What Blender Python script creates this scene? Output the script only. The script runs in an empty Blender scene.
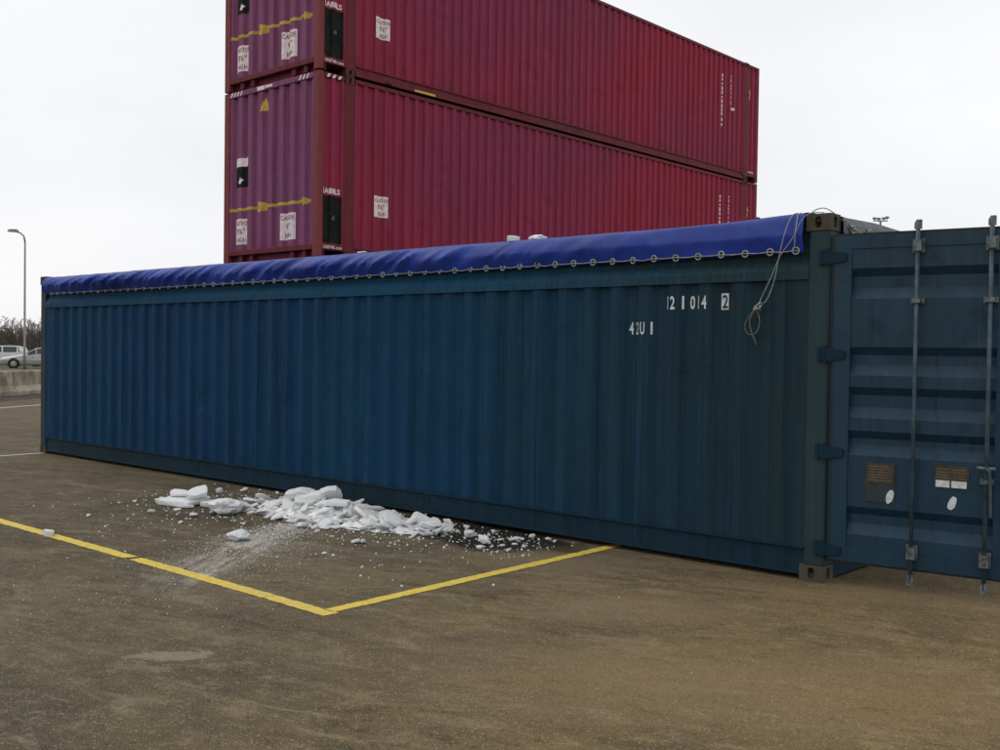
import bpy, bmesh, math, random
from mathutils import Vector, Matrix, noise as mnoise
R = math.radians
SC = bpy.context.scene
COL = SC.collection

# ------------------------------------------------------------------ camera
cam_d = bpy.data.cameras.new('camera'); cam = bpy.data.objects.new('camera', cam_d); COL.objects.link(cam)
yaw, pitch, roll = R(-41.998), R(-1.304), R(0.821)
fw = Vector((math.sin(yaw)*math.cos(pitch), math.cos(yaw)*math.cos(pitch), math.sin(pitch)))
rt = Vector((math.cos(yaw), -math.sin(yaw), 0)); up = rt.cross(fw)
r2 = rt*math.cos(roll) + up*math.sin(roll); u2 = -rt*math.sin(roll) + up*math.cos(roll)
m = Matrix((r2, u2, -fw)).transposed().to_4x4(); m.translation = (3.203, -6.968, 1.596)
cam.matrix_world = m
cam_d.sensor_width = 36; cam_d.lens = 1049.8*36/1000; cam_d.clip_end = 3000; cam_d.clip_start = .05
SC.camera = cam

# ------------------------------------------------------------------ sky: even overcast
SUN_EL, SUN_AZ = R(58), R(262)          # azimuth from +Y clockwise: a weak sun high on the left, behind cloud
w = bpy.data.worlds.new('World'); SC.world = w; w.use_nodes = True
nt = w.node_tree; nt.nodes.clear()
def wn(t): return nt.nodes.new(t)
sky = wn('ShaderNodeTexSky'); sky.sky_type = 'NISHITA'; sky.sun_disc = False
sky.sun_elevation = SUN_EL; sky.sun_rotation = SUN_AZ; sky.air_density = 1.5; sky.dust_density = 4
tc = wn('ShaderNodeTexCoord'); mp = wn('ShaderNodeMapping'); mp.inputs['Scale'].default_value = (1, 1, 2.6)
nz = wn('ShaderNodeTexNoise'); nz.inputs['Scale'].default_value = 1.7; nz.inputs['Detail'].default_value = 5; nz.inputs['Roughness'].default_value = .5
rp = wn('ShaderNodeValToRGB')
rp.color_ramp.elements[0].position = .3; rp.color_ramp.elements[0].color = (8.3, 8.5, 8.95, 1)
rp.color_ramp.elements[1].position = .7; rp.color_ramp.elements[1].color = (10.3, 10.3, 10.45, 1)
mx = wn('ShaderNodeMixRGB'); mx.inputs[0].default_value = .93
bg = wn('ShaderNodeBackground'); bg.inputs['Strength'].default_value = .1
out = wn('ShaderNodeOutputWorld')
L = nt.links.new
L(tc.outputs['Generated'], mp.inputs[0]); L(mp.outputs[0], nz.inputs['Vector']); L(nz.outputs['Fac'], rp.inputs[0])
L(sky.outputs[0], mx.inputs[1]); L(rp.outputs[0], mx.inputs[2]); L(mx.outputs[0], bg.inputs['Color']); L(bg.outputs[0], out.inputs[0])

sd = bpy.data.lights.new('sun', 'SUN'); sd.energy = .6; sd.angle = R(40); sd.color = (1, .95, .87)
sun = bpy.data.objects.new('sun', sd); COL.objects.link(sun)
sv = Vector((math.sin(SUN_AZ)*math.cos(SUN_EL), math.cos(SUN_AZ)*math.cos(SUN_EL), math.sin(SUN_EL)))
sun.rotation_euler = sv.to_track_quat('Z', 'Y').to_euler(); sun.location = sv*30
SC.view_settings.view_transform = 'Standard'; SC.view_settings.look = 'None'
SC.view_settings.exposure = 0; SC.view_settings.gamma = 1; SC.view_settings.use_curve_mapping = False
SC.cycles.use_denoising = True

# ------------------------------------------------------------------ material helpers
class NT:
    def __init__(s, name):
        s.m = bpy.data.materials.new(name); s.m.use_nodes = True; s.t = s.m.node_tree; s.t.nodes.clear()
        s.out = s.n('ShaderNodeOutputMaterial'); s.tc = s.n('ShaderNodeTexCoord')
    def n(s, t): return s.t.nodes.new(t)
    def l(s, a, b): s.t.links.new(a, b)
    def setin(s, sock, v):
        if isinstance(v, bpy.types.NodeSocket): s.l(v, sock)
        elif isinstance(v, (tuple, list)) and len(v) == 3 and sock.type == 'RGBA': sock.default_value = (*v, 1)
        else: sock.default_value = v
    def vec(s, scale=(1, 1, 1), rot=(0, 0, 0), loc=(0, 0, 0), src='Object'):
        mp = s.n('ShaderNodeMapping'); s.l(s.tc.outputs[src], mp.inputs[0])
        mp.inputs['Scale'].default_value = scale; mp.inputs['Rotation'].default_value = rot; mp.inputs['Location'].default_value = loc
        return mp.outputs[0]
    def rvec(s, rot, scale):            # rotate first, then stretch
        a = s.vec(rot=(0, 0, rot)); mp = s.n('ShaderNodeMapping'); s.l(a, mp.inputs[0]); mp.inputs['Scale'].default_value = scale; return mp.outputs[0]
    def noise(s, scale, detail=4, rough=.55, vec=None, dist=0):
        n = s.n('ShaderNodeTexNoise'); n.inputs['Scale'].default_value = scale; n.inputs['Detail'].default_value = detail
        n.inputs['Roughness'].default_value = rough; n.inputs['Distortion'].default_value = dist
        s.l(vec if vec is not None else s.tc.outputs['Object'], n.inputs['Vector']); return n.outputs['Fac']
    def voro(s, scale, vec=None, out='Distance', feature='F1'):
        n = s.n('ShaderNodeTexVoronoi'); n.feature = feature; n.inputs['Scale'].default_value = scale
        s.l(vec if vec is not None else s.tc.outputs['Object'], n.inputs['Vector']); return n.outputs[out]
    def ramp(s, f, a, b, smooth=True):
        n = s.n('ShaderNodeMapRange'); n.interpolation_type = 'SMOOTHSTEP' if smooth else 'LINEAR'
        n.inputs['From Min'].default_value = a; n.inputs['From Max'].default_value = b; s.setin(n.inputs['Value'], f); return n.outputs[0]
    def mix(s, f, a, b, mode='MIX'):
        n = s.n('ShaderNodeMixRGB'); n.blend_type = mode; s.setin(n.inputs[0], f); s.setin(n.inputs[1], a); s.setin(n.inputs[2], b); return n.outputs[0]
    def math(s, op, a, b=0.0, c=None):
        n = s.n('ShaderNodeMath'); n.operation = op; s.setin(n.inputs[0], a); s.setin(n.inputs[1], b)
        if c is not None: s.setin(n.inputs[2], c)
        return n.outputs[0]
    def bsdf(s, color, rough=.5, metal=0, bump=None, bstr=.3, bdist=.01, **kw):
        b = s.n('ShaderNodeBsdfPrincipled'); s.setin(b.inputs['Base Color'], color); s.setin(b.inputs['Roughness'], rough); s.setin(b.inputs['Metallic'], metal)
        for k, v in kw.items(): s.setin(b.inputs[k.replace('_', ' ')], v)
        if bump is not None:
            bp = s.n('ShaderNodeBump'); bp.inputs['Strength'].default_value = bstr; bp.inputs['Distance'].default_value = bdist
            s.l(bump, bp.inputs['Height']); s.l(bp.outputs[0], b.inputs['Normal'])
        s.l(b.outputs[0], s.out.inputs[0]); s.b = b; return s.m

def paint(name, c1, c2, dark, rust=.5, rough=.5, streak=.35, big=.25, spec=.35, end_tone=None, splash=None):
    t = NT(name)
    big_n = t.ramp(t.noise(big, 3, .5), .35, .65)
    col = t.mix(big_n, c1, c2)
    sxyz = t.n('ShaderNodeSeparateXYZ'); t.l(t.tc.outputs['Object'], sxyz.inputs[0])
    if end_tone:                                   # colour turns greyer towards one end of the box
        fx = t.math('ADD', sxyz.outputs[0], t.math('MULTIPLY', t.noise(.9, 4, .6), 3.0))
        col = t.mix(t.ramp(fx, end_tone[0], end_tone[1]), col, end_tone[2])
    st = t.noise(1, 5, .6, t.vec((9, 9, .35)))
    col = t.mix(t.math('MULTIPLY', t.ramp(st, .45, .75), streak), col, dark)
    st2 = t.noise(1, 4, .6, t.vec((30, 30, .8), loc=(3, 1, 0)))
    fad = tuple(min(1, c*1.45 + .006) for c in c1)
    col = t.mix(t.math('MULTIPLY', t.ramp(st2, .52, .75), .4), col, fad)
    grime = t.noise(5, 6, .65)
    col = t.mix(t.math('MULTIPLY', t.ramp(grime, .5, .8), .4), col, dark)
    runs = t.noise(1, 6, .65, t.vec((22, 22, .16), loc=(1, 5, 2)))
    col = t.mix(t.math('MULTIPLY', t.ramp(runs, .56, .68), .55), col, tuple(.55*x for x in dark))
    col = t.mix(t.math('MULTIPLY', t.ramp(runs, .40, .30), .45), col, tuple(min(1, x*1.5+.004) for x in c1))
    if splash:
        zz = t.math('ADD', sxyz.outputs[2], t.math('MULTIPLY', t.noise(1, 5, .65, t.vec((5, 5, 2))), splash[0]*1.6))
        col = t.mix(t.math('MULTIPLY', t.ramp(zz, splash[0]*1.5, splash[0]*.6), splash[2]), col, splash[1])
    sp = t.noise(26, 5, .7, t.vec((1, 1, .6)))
    rz = t.noise(1.3, 3, .5, t.vec((1, 1, .5), loc=(7, 2, 1)))
    rm = t.ramp(t.math('ADD', sp, t.math('MULTIPLY', t.math('SUBTRACT', rz, .5), .9)), .82 - .12*rust, .90 - .1*rust)
    rcol = t.mix(t.noise(40, 3), (.06, .022, .010), (.13, .055, .025))
    col = t.mix(rm, col, rcol)
    scr = t.noise(1, 2, .5, t.vec((60, 60, 7), rot=(.3, .2, 0)))
    col = t.mix(t.math('MULTIPLY', t.ramp(scr, .72, .8), .35), col, tuple(min(1, c*1.6+.03) for c in c1))
    dents = t.math('ADD', t.noise(1.3, 3, .5), t.math('MULTIPLY', t.ramp(t.noise(2.3, 2, .4, t.vec((1, 1, .7), loc=(9, 4, 1))), .62, .72), -.5))
    bmp = t.math('ADD', t.math('MULTIPLY', dents, 1.0), t.math('MULTIPLY', grime, .06))
    rg = t.math('ADD', t.math('MULTIPLY', grime, .35), rough - .17)
    return t.bsdf(col, rg, bump=bmp, bstr=.45, bdist=.05, Specular_IOR_Level=spec)

M = {}
M['blue'] = paint('blue_paint', (.0062, .046, .096), (.0050, .040, .104), (.004, .018, .032), rust=.4, rough=.6, spec=.10, big=.3, streak=.55, end_tone=(-2.6, 1.6, (.017, .037, .043)), splash=(.42, (.045, .062, .066), .5))
M['blue_rail'] = paint('blue_rail_paint', (.011, .066, .128), (.010, .058, .120), (.010, .022, .028), rust=.6, rough=.6, spec=.10, end_tone=(-2.6, 1.6, (.022, .045, .050)))
M['blue_post'] = paint('blue_post_paint', (.021, .045, .054), (.020, .042, .050), (.012, .020, .020), rust=1.0, rough=.6, spec=.22)
M['blue_low'] = paint('blue_lower_rail_paint', (.007, .030, .052), (.010, .027, .038), (.008, .014, .017), rust=1.0, rough=.65, spec=.12)
M['blue_door'] = paint('blue_door_paint', (.010, .042, .076), (.014, .040, .060), (.008, .019, .025), rust=.4, rough=.45, spec=.28)
M['red'] = paint('crimson_paint', (.300, .024, .057), (.230, .033, .080), (.14, .016, .026), rust=.6, rough=.6, streak=.4, spec=.14, splash=(.75, (.11, .028, .022), .6))
M['red_end'] = paint('plum_end_paint', (.225, .068, .145), (.20, .058, .130), (.13, .03, .05), splash=(.4, (.11, .035, .03), .6), rust=.5, rough=.6, streak=.3, spec=.2)  # end face has its own greyer plum tone
M['red_post'] = paint('crimson_post_paint', (.23, .046, .048), (.18, .036, .04), (.09, .022, .02), spec=.2, rust=1.4, rough=.6, streak=.5)
M['red_rail'] = paint('crimson_rail_paint', (.165, .018, .028), (.12, .018, .026), (.05, .012, .014), spec=.2, rust=1.2, rough=.6, streak=.5)
M['brown'] = paint('brown_container_paint', (.16, .055, .035), (.13, .05, .035), (.07, .03, .02), rust=.8)
M['cast'] = paint('casting_steel', (.070, .062, .040), (.055, .046, .030), (.03, .022, .014), rust=.9, rough=.75, big=2)
M['cast_red'] = paint('casting_red_steel', (.10, .028, .026), (.07, .024, .02), (.03, .014, .012), rust=1.8, rough=.75, big=2)

def plain(name, c, rough=.6, metal=0, var=.25, scale=12, bump=.15, **kw):
    t = NT(name); n = t.noise(scale, 5, .6)
    col = t.mix(t.ramp(n, .3, .7), tuple(x*(1-var) for x in c), tuple(min(1, x*(1+var)) for x in c))
    return t.bsdf(col, rough, metal, bump=n, bstr=bump, bdist=.01, **kw)
M['dark'] = plain('shade_black', (.012, .012, .012), .9)  # near-black colour standing in for shade inside openings
M['gasket'] = plain('black_rubber', (.012, .013, .014), .7)
M['zinc'] = plain('painted_bar', (.045, .075, .095), .5, .2, var=.4, scale=9)
M['zinc_dirty'] = plain('worn_bracket', (.11, .13, .13), .6, .2, var=.6, scale=25)
M['floorwood'] = plain('container_floor_wood', (.14, .09, .05), .8)
M['white_mark'] = plain('stencil_white', (.62, .66, .66), .7, var=.18, scale=40)
M['sticker'] = plain('sticker_white', (.80, .70, .67), .6, var=.15, scale=22)
M['sticker_ink'] = plain('sticker_ink', (.30, .07, .07), .6, var=.3, scale=30)
M['sticker_yel'] = plain('sticker_amber', (.58, .38, .06), .6, var=.25, scale=20)
M['arrow'] = plain('arrow_yellow', (.50, .34, .035), .6, var=.3, scale=14)
M['placard'] = plain('placard_black', (.010, .013, .010), .7, var=.5, scale=8, Specular_IOR_Level=.15)
M['plate'] = plain('data_plate', (.06, .047, .03), .5, .3, var=.4, scale=30)
M['plate_line'] = plain('data_plate_print', (.13, .105, .065), .5, .2)
M['plate_blue'] = plain('painted_plate', (.018, .03, .036), .5)
M['white_worn'] = plain('stencil_white_worn', (.36, .42, .44), .7, var=.35, scale=60)
M['rope'] = plain('rope_fibre', (.33, .34, .32), .9, var=.3, scale=60)
M['rope_dark'] = plain('rope_dirty', (.14, .13, .10), .9, var=.4, scale=60)
M['ring'] = plain('eyelet_metal', (.30, .33, .33), .45, .5, var=.3, scale=50)
M['conc'] = plain('barrier_concrete', (.30, .27, .20), .9, var=.45, scale=2.2, bump=.5)
M['kerbstrip'] = plain('dark_strip', (.03, .025, .016), .95, var=.4, scale=1.5)  # very dark tone for the strip along the barrier
M['verge'] = plain('verge_grass', (.10, .085, .045), .95, var=.4, scale=.8)
M['lampsteel'] = plain('lamp_steel', (.22, .23, .23), .5, .4)
M['bark'] = plain('bark', (.085, .068, .052), .9, var=.35, scale=4)
M['twig'] = plain('twigs', (.10, .080, .062), .9, var=.3, scale=2)  # tone lightened to stand in for distance haze
M['carwhite'] = plain('car_paint_white', (.62, .63, .62), .3, var=.05)
M['carsilver'] = plain('car_paint_silver', (.42, .43, .43), .3, .4, var=.06)
M['glass'] = plain('car_glass', (.03, .04, .045), .08, var=.1, bump=0)
M['tyre'] = plain('tyre_rubber', (.02, .02, .02), .85)
M['rim'] = plain('wheel_rim', (.35, .35, .36), .4, .7)
M['lightglass'] = plain('headlight_glass', (.55, .57, .57), .15)
M['redglass'] = plain('tail_light', (.30, .02, .02), .2)
M['flap'] = plain('grey_tarpaulin', (.085, .09, .105), .5, var=.3, scale=8)
M['pad'] = plain('concrete_pad', (.3, .28, .24), .9)

def tarp_mat():
    t = NT('blue_tarpaulin')
    n = t.noise(2.2, 5, .6); d = t.noise(1, 4, .6, t.vec((14, 14, 2.5), rot=(0, .6, 0)))
    col = t.mix(t.ramp(n, .35, .7), (.006, .027, .225), (.010, .044, .32))
    col = t.mix(t.math('MULTIPLY', t.ramp(d, .55, .8), .35), col, (.030, .085, .36))
    weave = t.math('ADD', t.noise(300, 2), t.math('MULTIPLY', n, 3))
    return t.bsdf(col, t.math('ADD', t.math('MULTIPLY', n, .2), .36), bump=weave, bstr=.12, bdist=.004, Specular_IOR_Level=.35)
M['tarp'] = tarp_mat()

def ice_mat():
    t = NT('old_snow_ice')
    n = t.noise(9, 5, .6); f = t.noise(70, 4, .7)
    oi = t.n('ShaderNodeObjectInfo')
    col = t.mix(t.ramp(n, .35, .7), (.82, .84, .84), (.95, .95, .94))
    col = t.mix(t.math('MULTIPLY', t.ramp(oi.outputs['Random'], .45, 1.0), .3), col, (.62, .66, .66))
    col = t.mix(t.math('MULTIPLY', t.ramp(t.noise(23, 5, .7), .58, .74), .22), col, (.42, .40, .35))
    m_ = t.bsdf(col, .5, bump=t.math('ADD', f, t.math('MULTIPLY', n, 2)), bstr=.5, bdist=.012, Subsurface_Weight=.35, Subsurface_Scale=.05, Transmission_Weight=.08, IOR=1.31)
    t.b.inputs['Subsurface Radius'].default_value = (.6, .8, 1)
    return m_
M['ice'] = ice_mat()

def ground_mat():
    t = NT('worn_asphalt')
    P = t.tc.outputs['Object']
    def ell(cx, cy, rx, ry, rot, nz, k=.9, soft=.5):
        mp = t.n('ShaderNodeMapping'); mp.vector_type = 'TEXTURE'; t.l(P, mp.inputs[0])
        mp.inputs['Location'].default_value = (cx, cy, 0); mp.inputs['Rotation'].default_value = (0, 0, rot); mp.inputs['Scale'].default_value = (rx, ry, 1)
        ln = t.n('ShaderNodeVectorMath'); ln.operation = 'LENGTH'; t.l(mp.outputs[0], ln.inputs[0])
        v = t.math('ADD', ln.outputs['Value'], t.math('MULTIPLY', t.math('SUBTRACT', nz, .5), k*2))
        return t.ramp(v, 1.0 + soft*.3, 1.0 - soft)
    n_big = t.noise(.22, 5, .55); n_mid = t.noise(1.1, 6, .6, dist=.6); n_fine = t.noise(8, 10, .76, dist=.4); n_grain = t.noise(55, 5, .8)
    smear = t.noise(1, 7, .7, t.rvec(R(-12), (.8, 2.6, 1)), dist=1.2)
    smear2 = t.noise(1, 7, .7, t.rvec(R(-20), (2.0, 4.2, 1)), dist=1.6)
    col = t.mix(t.ramp(n_big, .36, .64), (.086, .070, .043), (.135, .103, .057))
    col = t.mix(t.math('MULTIPLY', t.ramp(n_mid, .42, .72), .65), col, (.165, .128, .074))
    col = t.mix(t.math('MULTIPLY', t.ramp(n_mid, .46, .26), .6), col, (.056, .050, .036))
    col = t.mix(t.math('MULTIPLY', t.ramp(smear, .5, .70), .75), col, (.19, .158, .104))
    col = t.mix(t.math('MULTIPLY', t.ramp(smear, .47, .32), .7), col, (.050, .044, .031))
    col = t.mix(t.math('MULTIPLY', t.ramp(smear2, .53, .66), .75), col, (.215, .178, .115))
    col = t.mix(t.math('MULTIPLY', t.ramp(smear2, .47, .34), .65), col, (.046, .040, .028))
    col = t.mix(t.math('MULTIPLY', t.ramp(n_fine, .53, .68), .65), col, (.225, .188, .122))
    col = t.mix(t.math('MULTIPLY', t.ramp(n_fine, .46, .31), .65), col, (.040, .034, .023))
    # tan sandy patches (near the right-hand corner of the container, and two in the foreground)
    for a in [(-.05, -.45, .65, .26, .3), (.95, .15, 1.1, .35, .15), (.6, -2.5, 1.8, .7, .6), (-1.9, -.75, .8, .5, .4), (-.6, -1.6, .9, .4, .8)]:
        col = t.mix(t.math('MULTIPLY', ell(*a, n_mid, .8, .8), .55), col, (.22, .165, .10))
    scuff = ell(-1.63, -4.08, .21, .085, .85, n_fine, 1.4, .12)
    col = t.mix(t.math('MULTIPLY', scuff, .75), col, (.27, .24, .18))
    col = t.mix(t.math('MULTIPLY', ell(-.35, -.62, .3, .035, .35, n_fine, .5, .5), .5), col, (.05, .035, .025))
    # aggregate
    cellc = t.voro(95, out='Color'); sep = t.n('ShaderNodeSeparateColor'); t.l(cellc, sep.inputs[0]); cv = sep.outputs[0]
    col = t.mix(t.math('MULTIPLY', t.ramp(cv, .86, 1.0), .32), col, (.30, .26, .19))
    col = t.mix(t.math('MULTIPLY', t.ramp(cv, .16, .0), .4), col, (.03, .027, .022))
    col = t.mix(t.math('MULTIPLY', t.ramp(n_grain, .56, .72), .5), col, (.24, .21, .15))
    col = t.mix(t.math('MULTIPLY', t.ramp(n_grain, .44, .30), .5), col, (.036, .031, .023))
    speck = t.noise(150, 3, .7)
    col = t.mix(t.math('MULTIPLY', t.ramp(speck, .56, .64), .8), col, (.34, .29, .20))
    col = t.mix(t.math('MULTIPLY', t.ramp(speck, .44, .36), .75), col, (.028, .024, .017))
    # ground tinted warmer and lighter towards the open door and the foreground right
    gx = t.n('ShaderNodeSeparateXYZ'); t.l(P, gx.inputs[0])
    warm_tint = t.ramp(t.math('ADD', t.math('ADD', gx.outputs[0], t.math('MULTIPLY', gx.outputs[1], .25)), t.math('MULTIPLY', t.math('SUBTRACT', n_mid, .5), 5)), -3.6, 2.2)
    col = t.mix(t.math('MULTIPLY', warm_tint, .8), col, (1.28, 1.11, .82), 'MULTIPLY')
    cellb = t.voro(52, t.vec(loc=(3, 5, 0)), out='Color'); sp2 = t.n('ShaderNodeSeparateColor'); t.l(cellb, sp2.inputs[0])
    vb = t.voro(52, t.vec(loc=(3, 5, 0)))
    lump = t.math('MULTIPLY', t.ramp(sp2.outputs[1], .80, .88), t.ramp(vb, .42, .18))
    col = t.mix(t.math('MULTIPLY', lump, .6), col, (.36, .31, .22))
    # melt water beside the heap
    wet = t.math('MAXIMUM', ell(-2.95, -.33, 1.10, .56, 0, n_mid, .6, .3), ell(-4.5, -.55, 1.35, .55, .1, n_mid, .7, .35))
    wet2 = t.math('MAXIMUM', wet, t.math('MULTIPLY', ell(-5.5, -1.2, 1.7, .9, .3, n_mid, .9, .8), .35))
    col = t.mix(t.math('MULTIPLY', wet2, .93), col, (.013, .011, .008))
    # powdered ice swept out of the heap towards the parking line
    pw_n = t.noise(1, 6, .7, t.rvec(R(53), (1.6, 11, 1)))
    pw = t.math('MULTIPLY', ell(-3.72, -2.35, 1.25, .30, R(-52), n_mid, .7, .9), t.ramp(pw_n, .36, .66))
    pw = t.math('MULTIPLY', pw, t.ramp(n_fine, .25, .6))
    pw_b = t.math('MULTIPLY', ell(-2.95, -3.25, 1.1, .75, R(-20), n_mid, .8, .9), t.ramp(n_grain, .56, .70))
    pw = t.math('MAXIMUM', pw, t.math('MULTIPLY', pw_b, .5))
    col = t.mix(t.math('MULTIPLY', pw, .88), col, (.62, .60, .56))
    bmp = t.math('ADD', t.math('ADD', t.math('MULTIPLY', n_fine, 1.3), n_grain), t.math('MULTIPLY', cv, .5))
    rough = t.math('SUBTRACT', .9, t.math('MULTIPLY', wet, t.math('ADD', .15, t.math('MULTIPLY', t.ramp(n_mid, .5, .6), .25))))
    return t.bsdf(col, rough, bump=bmp, bstr=.6, bdist=.008, Specular_IOR_Level=.12)
M['ground'] = ground_mat()

def line_mat(name, c, wear):
    t = NT(name)
    n = t.noise(14, 6, .7); g = t.noise(85, 4, .75); big = t.noise(2.2, 4, .6)
    col = t.mix(t.ramp(n, .35, .7), tuple(x*.72 for x in c), c)
    col = t.mix(t.math('MULTIPLY', t.ramp(big, .5, .72), .35), col, tuple(.5*x+.16 for x in c))
    col = t.mix(t.math('MULTIPLY', t.ramp(g, .55, .72), .35), col, (.16, .13, .07))
    bs = t.bsdf(col, .75, bump=g, bstr=.4, bdist=.004)
    tr = t.n('ShaderNodeBsdfTransparent'); mxs = t.n('ShaderNodeMixShader')
    hole = t.ramp(t.math('ADD', t.math('MULTIPLY', g, .5), t.math('MULTIPLY', n, .6)), wear, wear + .07)
    t.l(hole, mxs.inputs[0]); t.l(t.b.outputs[0], mxs.inputs[1]); t.l(tr.outputs[0], mxs.inputs[2]); t.l(mxs.outputs[0], t.out.inputs[0])
    return bs
M['yellow'] = line_mat('road_paint_yellow', (.80, .60, .085), .615)
M['whiteline'] = line_mat('road_paint_white', (.62, .60, .52), .66)

# ------------------------------------------------------------------ mesh helpers
class MB:
    def __init__(s): s.v = []; s.f = []
    def add(s, vs, fs):
        o = len(s.v); s.v += [tuple(v) for v in vs]; s.f += [[i+o for i in f] for f in fs]; return s
    def box(s, x0, x1, y0, y1, z0, z1):
        return s.add([(x0,y0,z0),(x1,y0,z0),(x1,y1,z0),(x0,y1,z0),(x0,y0,z1),(x1,y0,z1),(x1,y1,z1),(x0,y1,z1)],
                     [[0,3,2,1],[4,5,6,7],[0,1,5,4],[1,2,6,5],[2,3,7,6],[3,0,4,7]])
    def bbox(s, x0, x1, y0, y1, z0, z1, b=.008):      # box with chamfered edges
        bm = bmesh.new(); bmesh.ops.create_cube(bm, size=1)
        for v in bm.verts: v.co = ((x0+x1)/2+v.co.x*(x1-x0), (y0+y1)/2+v.co.y*(y1-y0), (z0+z1)/2+v.co.z*(z1-z0))
        bmesh.ops.bevel(bm, geom=bm.edges[:], offset=b, segments=1, affect='EDGES')
        bm.verts.index_update(); s.add([v.co[:] for v in bm.verts], [[v.index for v in f.verts] for f in bm.faces]); bm.free(); return s
    def prism(s, poly, fn, a, b):                     # polygon (p,q) swept from a to b; fn(p,q,t) -> xyz
        n = len(poly); vs = [fn(p, q, a) for p, q in poly] + [fn(p, q, b) for p, q in poly]
        return s.add(vs, [[i, (i+1) % n, n+(i+1) % n, n+i] for i in range(n)] + [list(range(n))[::-1], list(range(n, 2*n))])
    def tube(s, pts, r, n=6, cap=True):
        pts = [Vector(p) for p in pts]; rs = r if isinstance(r, (list, tuple)) else [r]*len(pts)
        o = len(s.v); pr = None
        for i, p in enumerate(pts):
            d = (pts[min(i+1, len(pts)-1)] - pts[max(i-1, 0)]).normalized()
            a = pr - d*pr.dot(d) if pr is not None else d.cross(Vector((0, 0, 1)) if abs(d.z) < .9 else Vector((1, 0, 0)))
            a.normalize(); pr = a; b = d.cross(a)
            s.v += [tuple(p + (a*math.cos(2*math.pi*k/n) + b*math.sin(2*math.pi*k/n))*rs[i]) for k in range(n)]
        for i in range(len(pts)-1):
            for k in range(n): s.f.append([o+i*n+k, o+i*n+(k+1) % n, o+(i+1)*n+(k+1) % n, o+(i+1)*n+k])
        if cap: s.f += [[o+k for k in range(n)][::-1], [o+(len(pts)-1)*n+k for k in range(n)]]
        return s
    def lathe(s, prof, fn, n=20):                     # prof [(r, h)], fn(x,y,h)->xyz, closed ring of profile
        o = len(s.v); k = len(prof)
        for i in range(n):
            a = 2*math.pi*i/n
            s.v += [tuple(fn(r*math.cos(a), r*math.sin(a), h)) for r, h in prof]
        for i in range(n):
            for j in range(k): s.f.append([o+i*k+j, o+((i+1) % n)*k+j, o+((i+1) % n)*k+(j+1) % k, o+i*k+(j+1) % k])
        return s
    def mesh(s, name, mat, smooth=False):
        me = bpy.data.meshes.new(name); me.from_pydata(s.v, [], s.f); me.update()
        bm = bmesh.new(); bm.from_mesh(me); bmesh.ops.recalc_face_normals(bm, faces=bm.faces); bm.to_mesh(me); bm.free()
        me.materials.append(mat)
        if smooth: me.polygons.foreach_set('use_smooth', [True]*len(me.polygons))
        return me
    def build(s, name, mat, parent=None, smooth=False): return link(name, s.mesh(name, mat, smooth), parent)
def link(name, data, parent=None, loc=None):
    o = bpy.data.objects.new(name, data); COL.objects.link(o)
    if parent: o.parent = parent
    if loc: o.location = loc
    return o
def tag(o, label, cat, group=None):
    o['label'] = label; o['category'] = cat
    if group: o['group'] = group
    return o
def thing(name, label, cat, loc=(0, 0, 0), rz=0, group=None):
    o = link(name, None, loc=loc); o.rotation_euler = (0, 0, rz); return tag(o, label, cat, group)
def struct(o, kind='structure'): o['kind'] = kind; return o
def kids(o): return [c for c in bpy.data.objects if c.parent is o]
def copy_tree(o, parent=None):
    c = o.copy(); COL.objects.link(c); c.parent = parent
    for k in kids(o): copy_tree(k, c)
    return c

# corrugated walls: u runs along the wall, depth(u) <= 0 is how far the sheet lies behind its outermost plane
class Corr:
    def __init__(s, u0, u1, n, dep, fo=.29, fs=.22):
        s.u0, s.u1, s.dep = u0, u1, dep; p = (u1-u0)/n
        fi = 1-fo-2*fs
        s.pts = [(u0, 0)]
        for i in range(n):
            b = u0+i*p
            s.pts += [(b+p*fo/2, 0), (b+p*(fo/2+fs), -dep), (b+p*(fo/2+fs+fi), -dep), (b+p*(fo/2+2*fs+fi), 0)]
        s.pts.append((u1, 0))
    def d(s, u):
        P = s.pts
        if u <= P[0][0] or u >= P[-1][0]: return 0
        lo, hi = 0, len(P)-1
        while hi-lo > 1:
            mid = (lo+hi)//2
            if P[mid][0] <= u: lo = mid
            else: hi = mid
        (a, da), (b, db) = P[lo], P[hi]
        return da+(db-da)*(u-a)/(b-a) if b > a else da
    def wall(s, fn, z0, z1, th=.004, nz=1):
        mb = MB(); n = len(s.pts)
        for off in (0, -th):
            for k in range(nz+1):
                z = z0+(z1-z0)*k/nz
                mb.v += [tuple(fn(u, d+off, z)) for u, d in s.pts]
        def idx(o, k, i): return o*(nz+1)*n+k*n+i
        for k in range(nz):
            for i in range(n-1):
                mb.f.append([idx(0,k,i), idx(0,k,i+1), idx(0,k+1,i+1), idx(0,k+1,i)])
                mb.f.append([idx(1,k,i), idx(1,k+1,i), idx(1,k+1,i+1), idx(1,k,i+1)])
        for i in range(n-1):
            mb.f.append([idx(0,0,i), idx(1,0,i), idx(1,0,i+1), idx(0,0,i+1)])
            mb.f.append([idx(0,nz,i), idx(0,nz,i+1), idx(1,nz,i+1), idx(1,nz,i)])
        return mb
    def conform(s, me, fn, lift):
        """a flat mesh in (u, z) = (x, y) is laid onto the corrugation"""
        bm = bmesh.new(); bm.from_mesh(me)
        us = [v.co.x for v in bm.verts]; a, b = min(us), max(us)
        for u, _ in s.pts:
            if a < u < b: bmesh.ops.bisect_plane(bm, geom=bm.verts[:]+bm.edges[:]+bm.faces[:], plane_co=(u, 0, 0), plane_no=(1, 0, 0), dist=1e-5)
        for v in bm.verts:
            u, z = v.co.x, v.co.y; v.co = fn(u, s.d(u)+lift, z)
        bm.to_mesh(me); bm.free(); me.update(); return me
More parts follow.
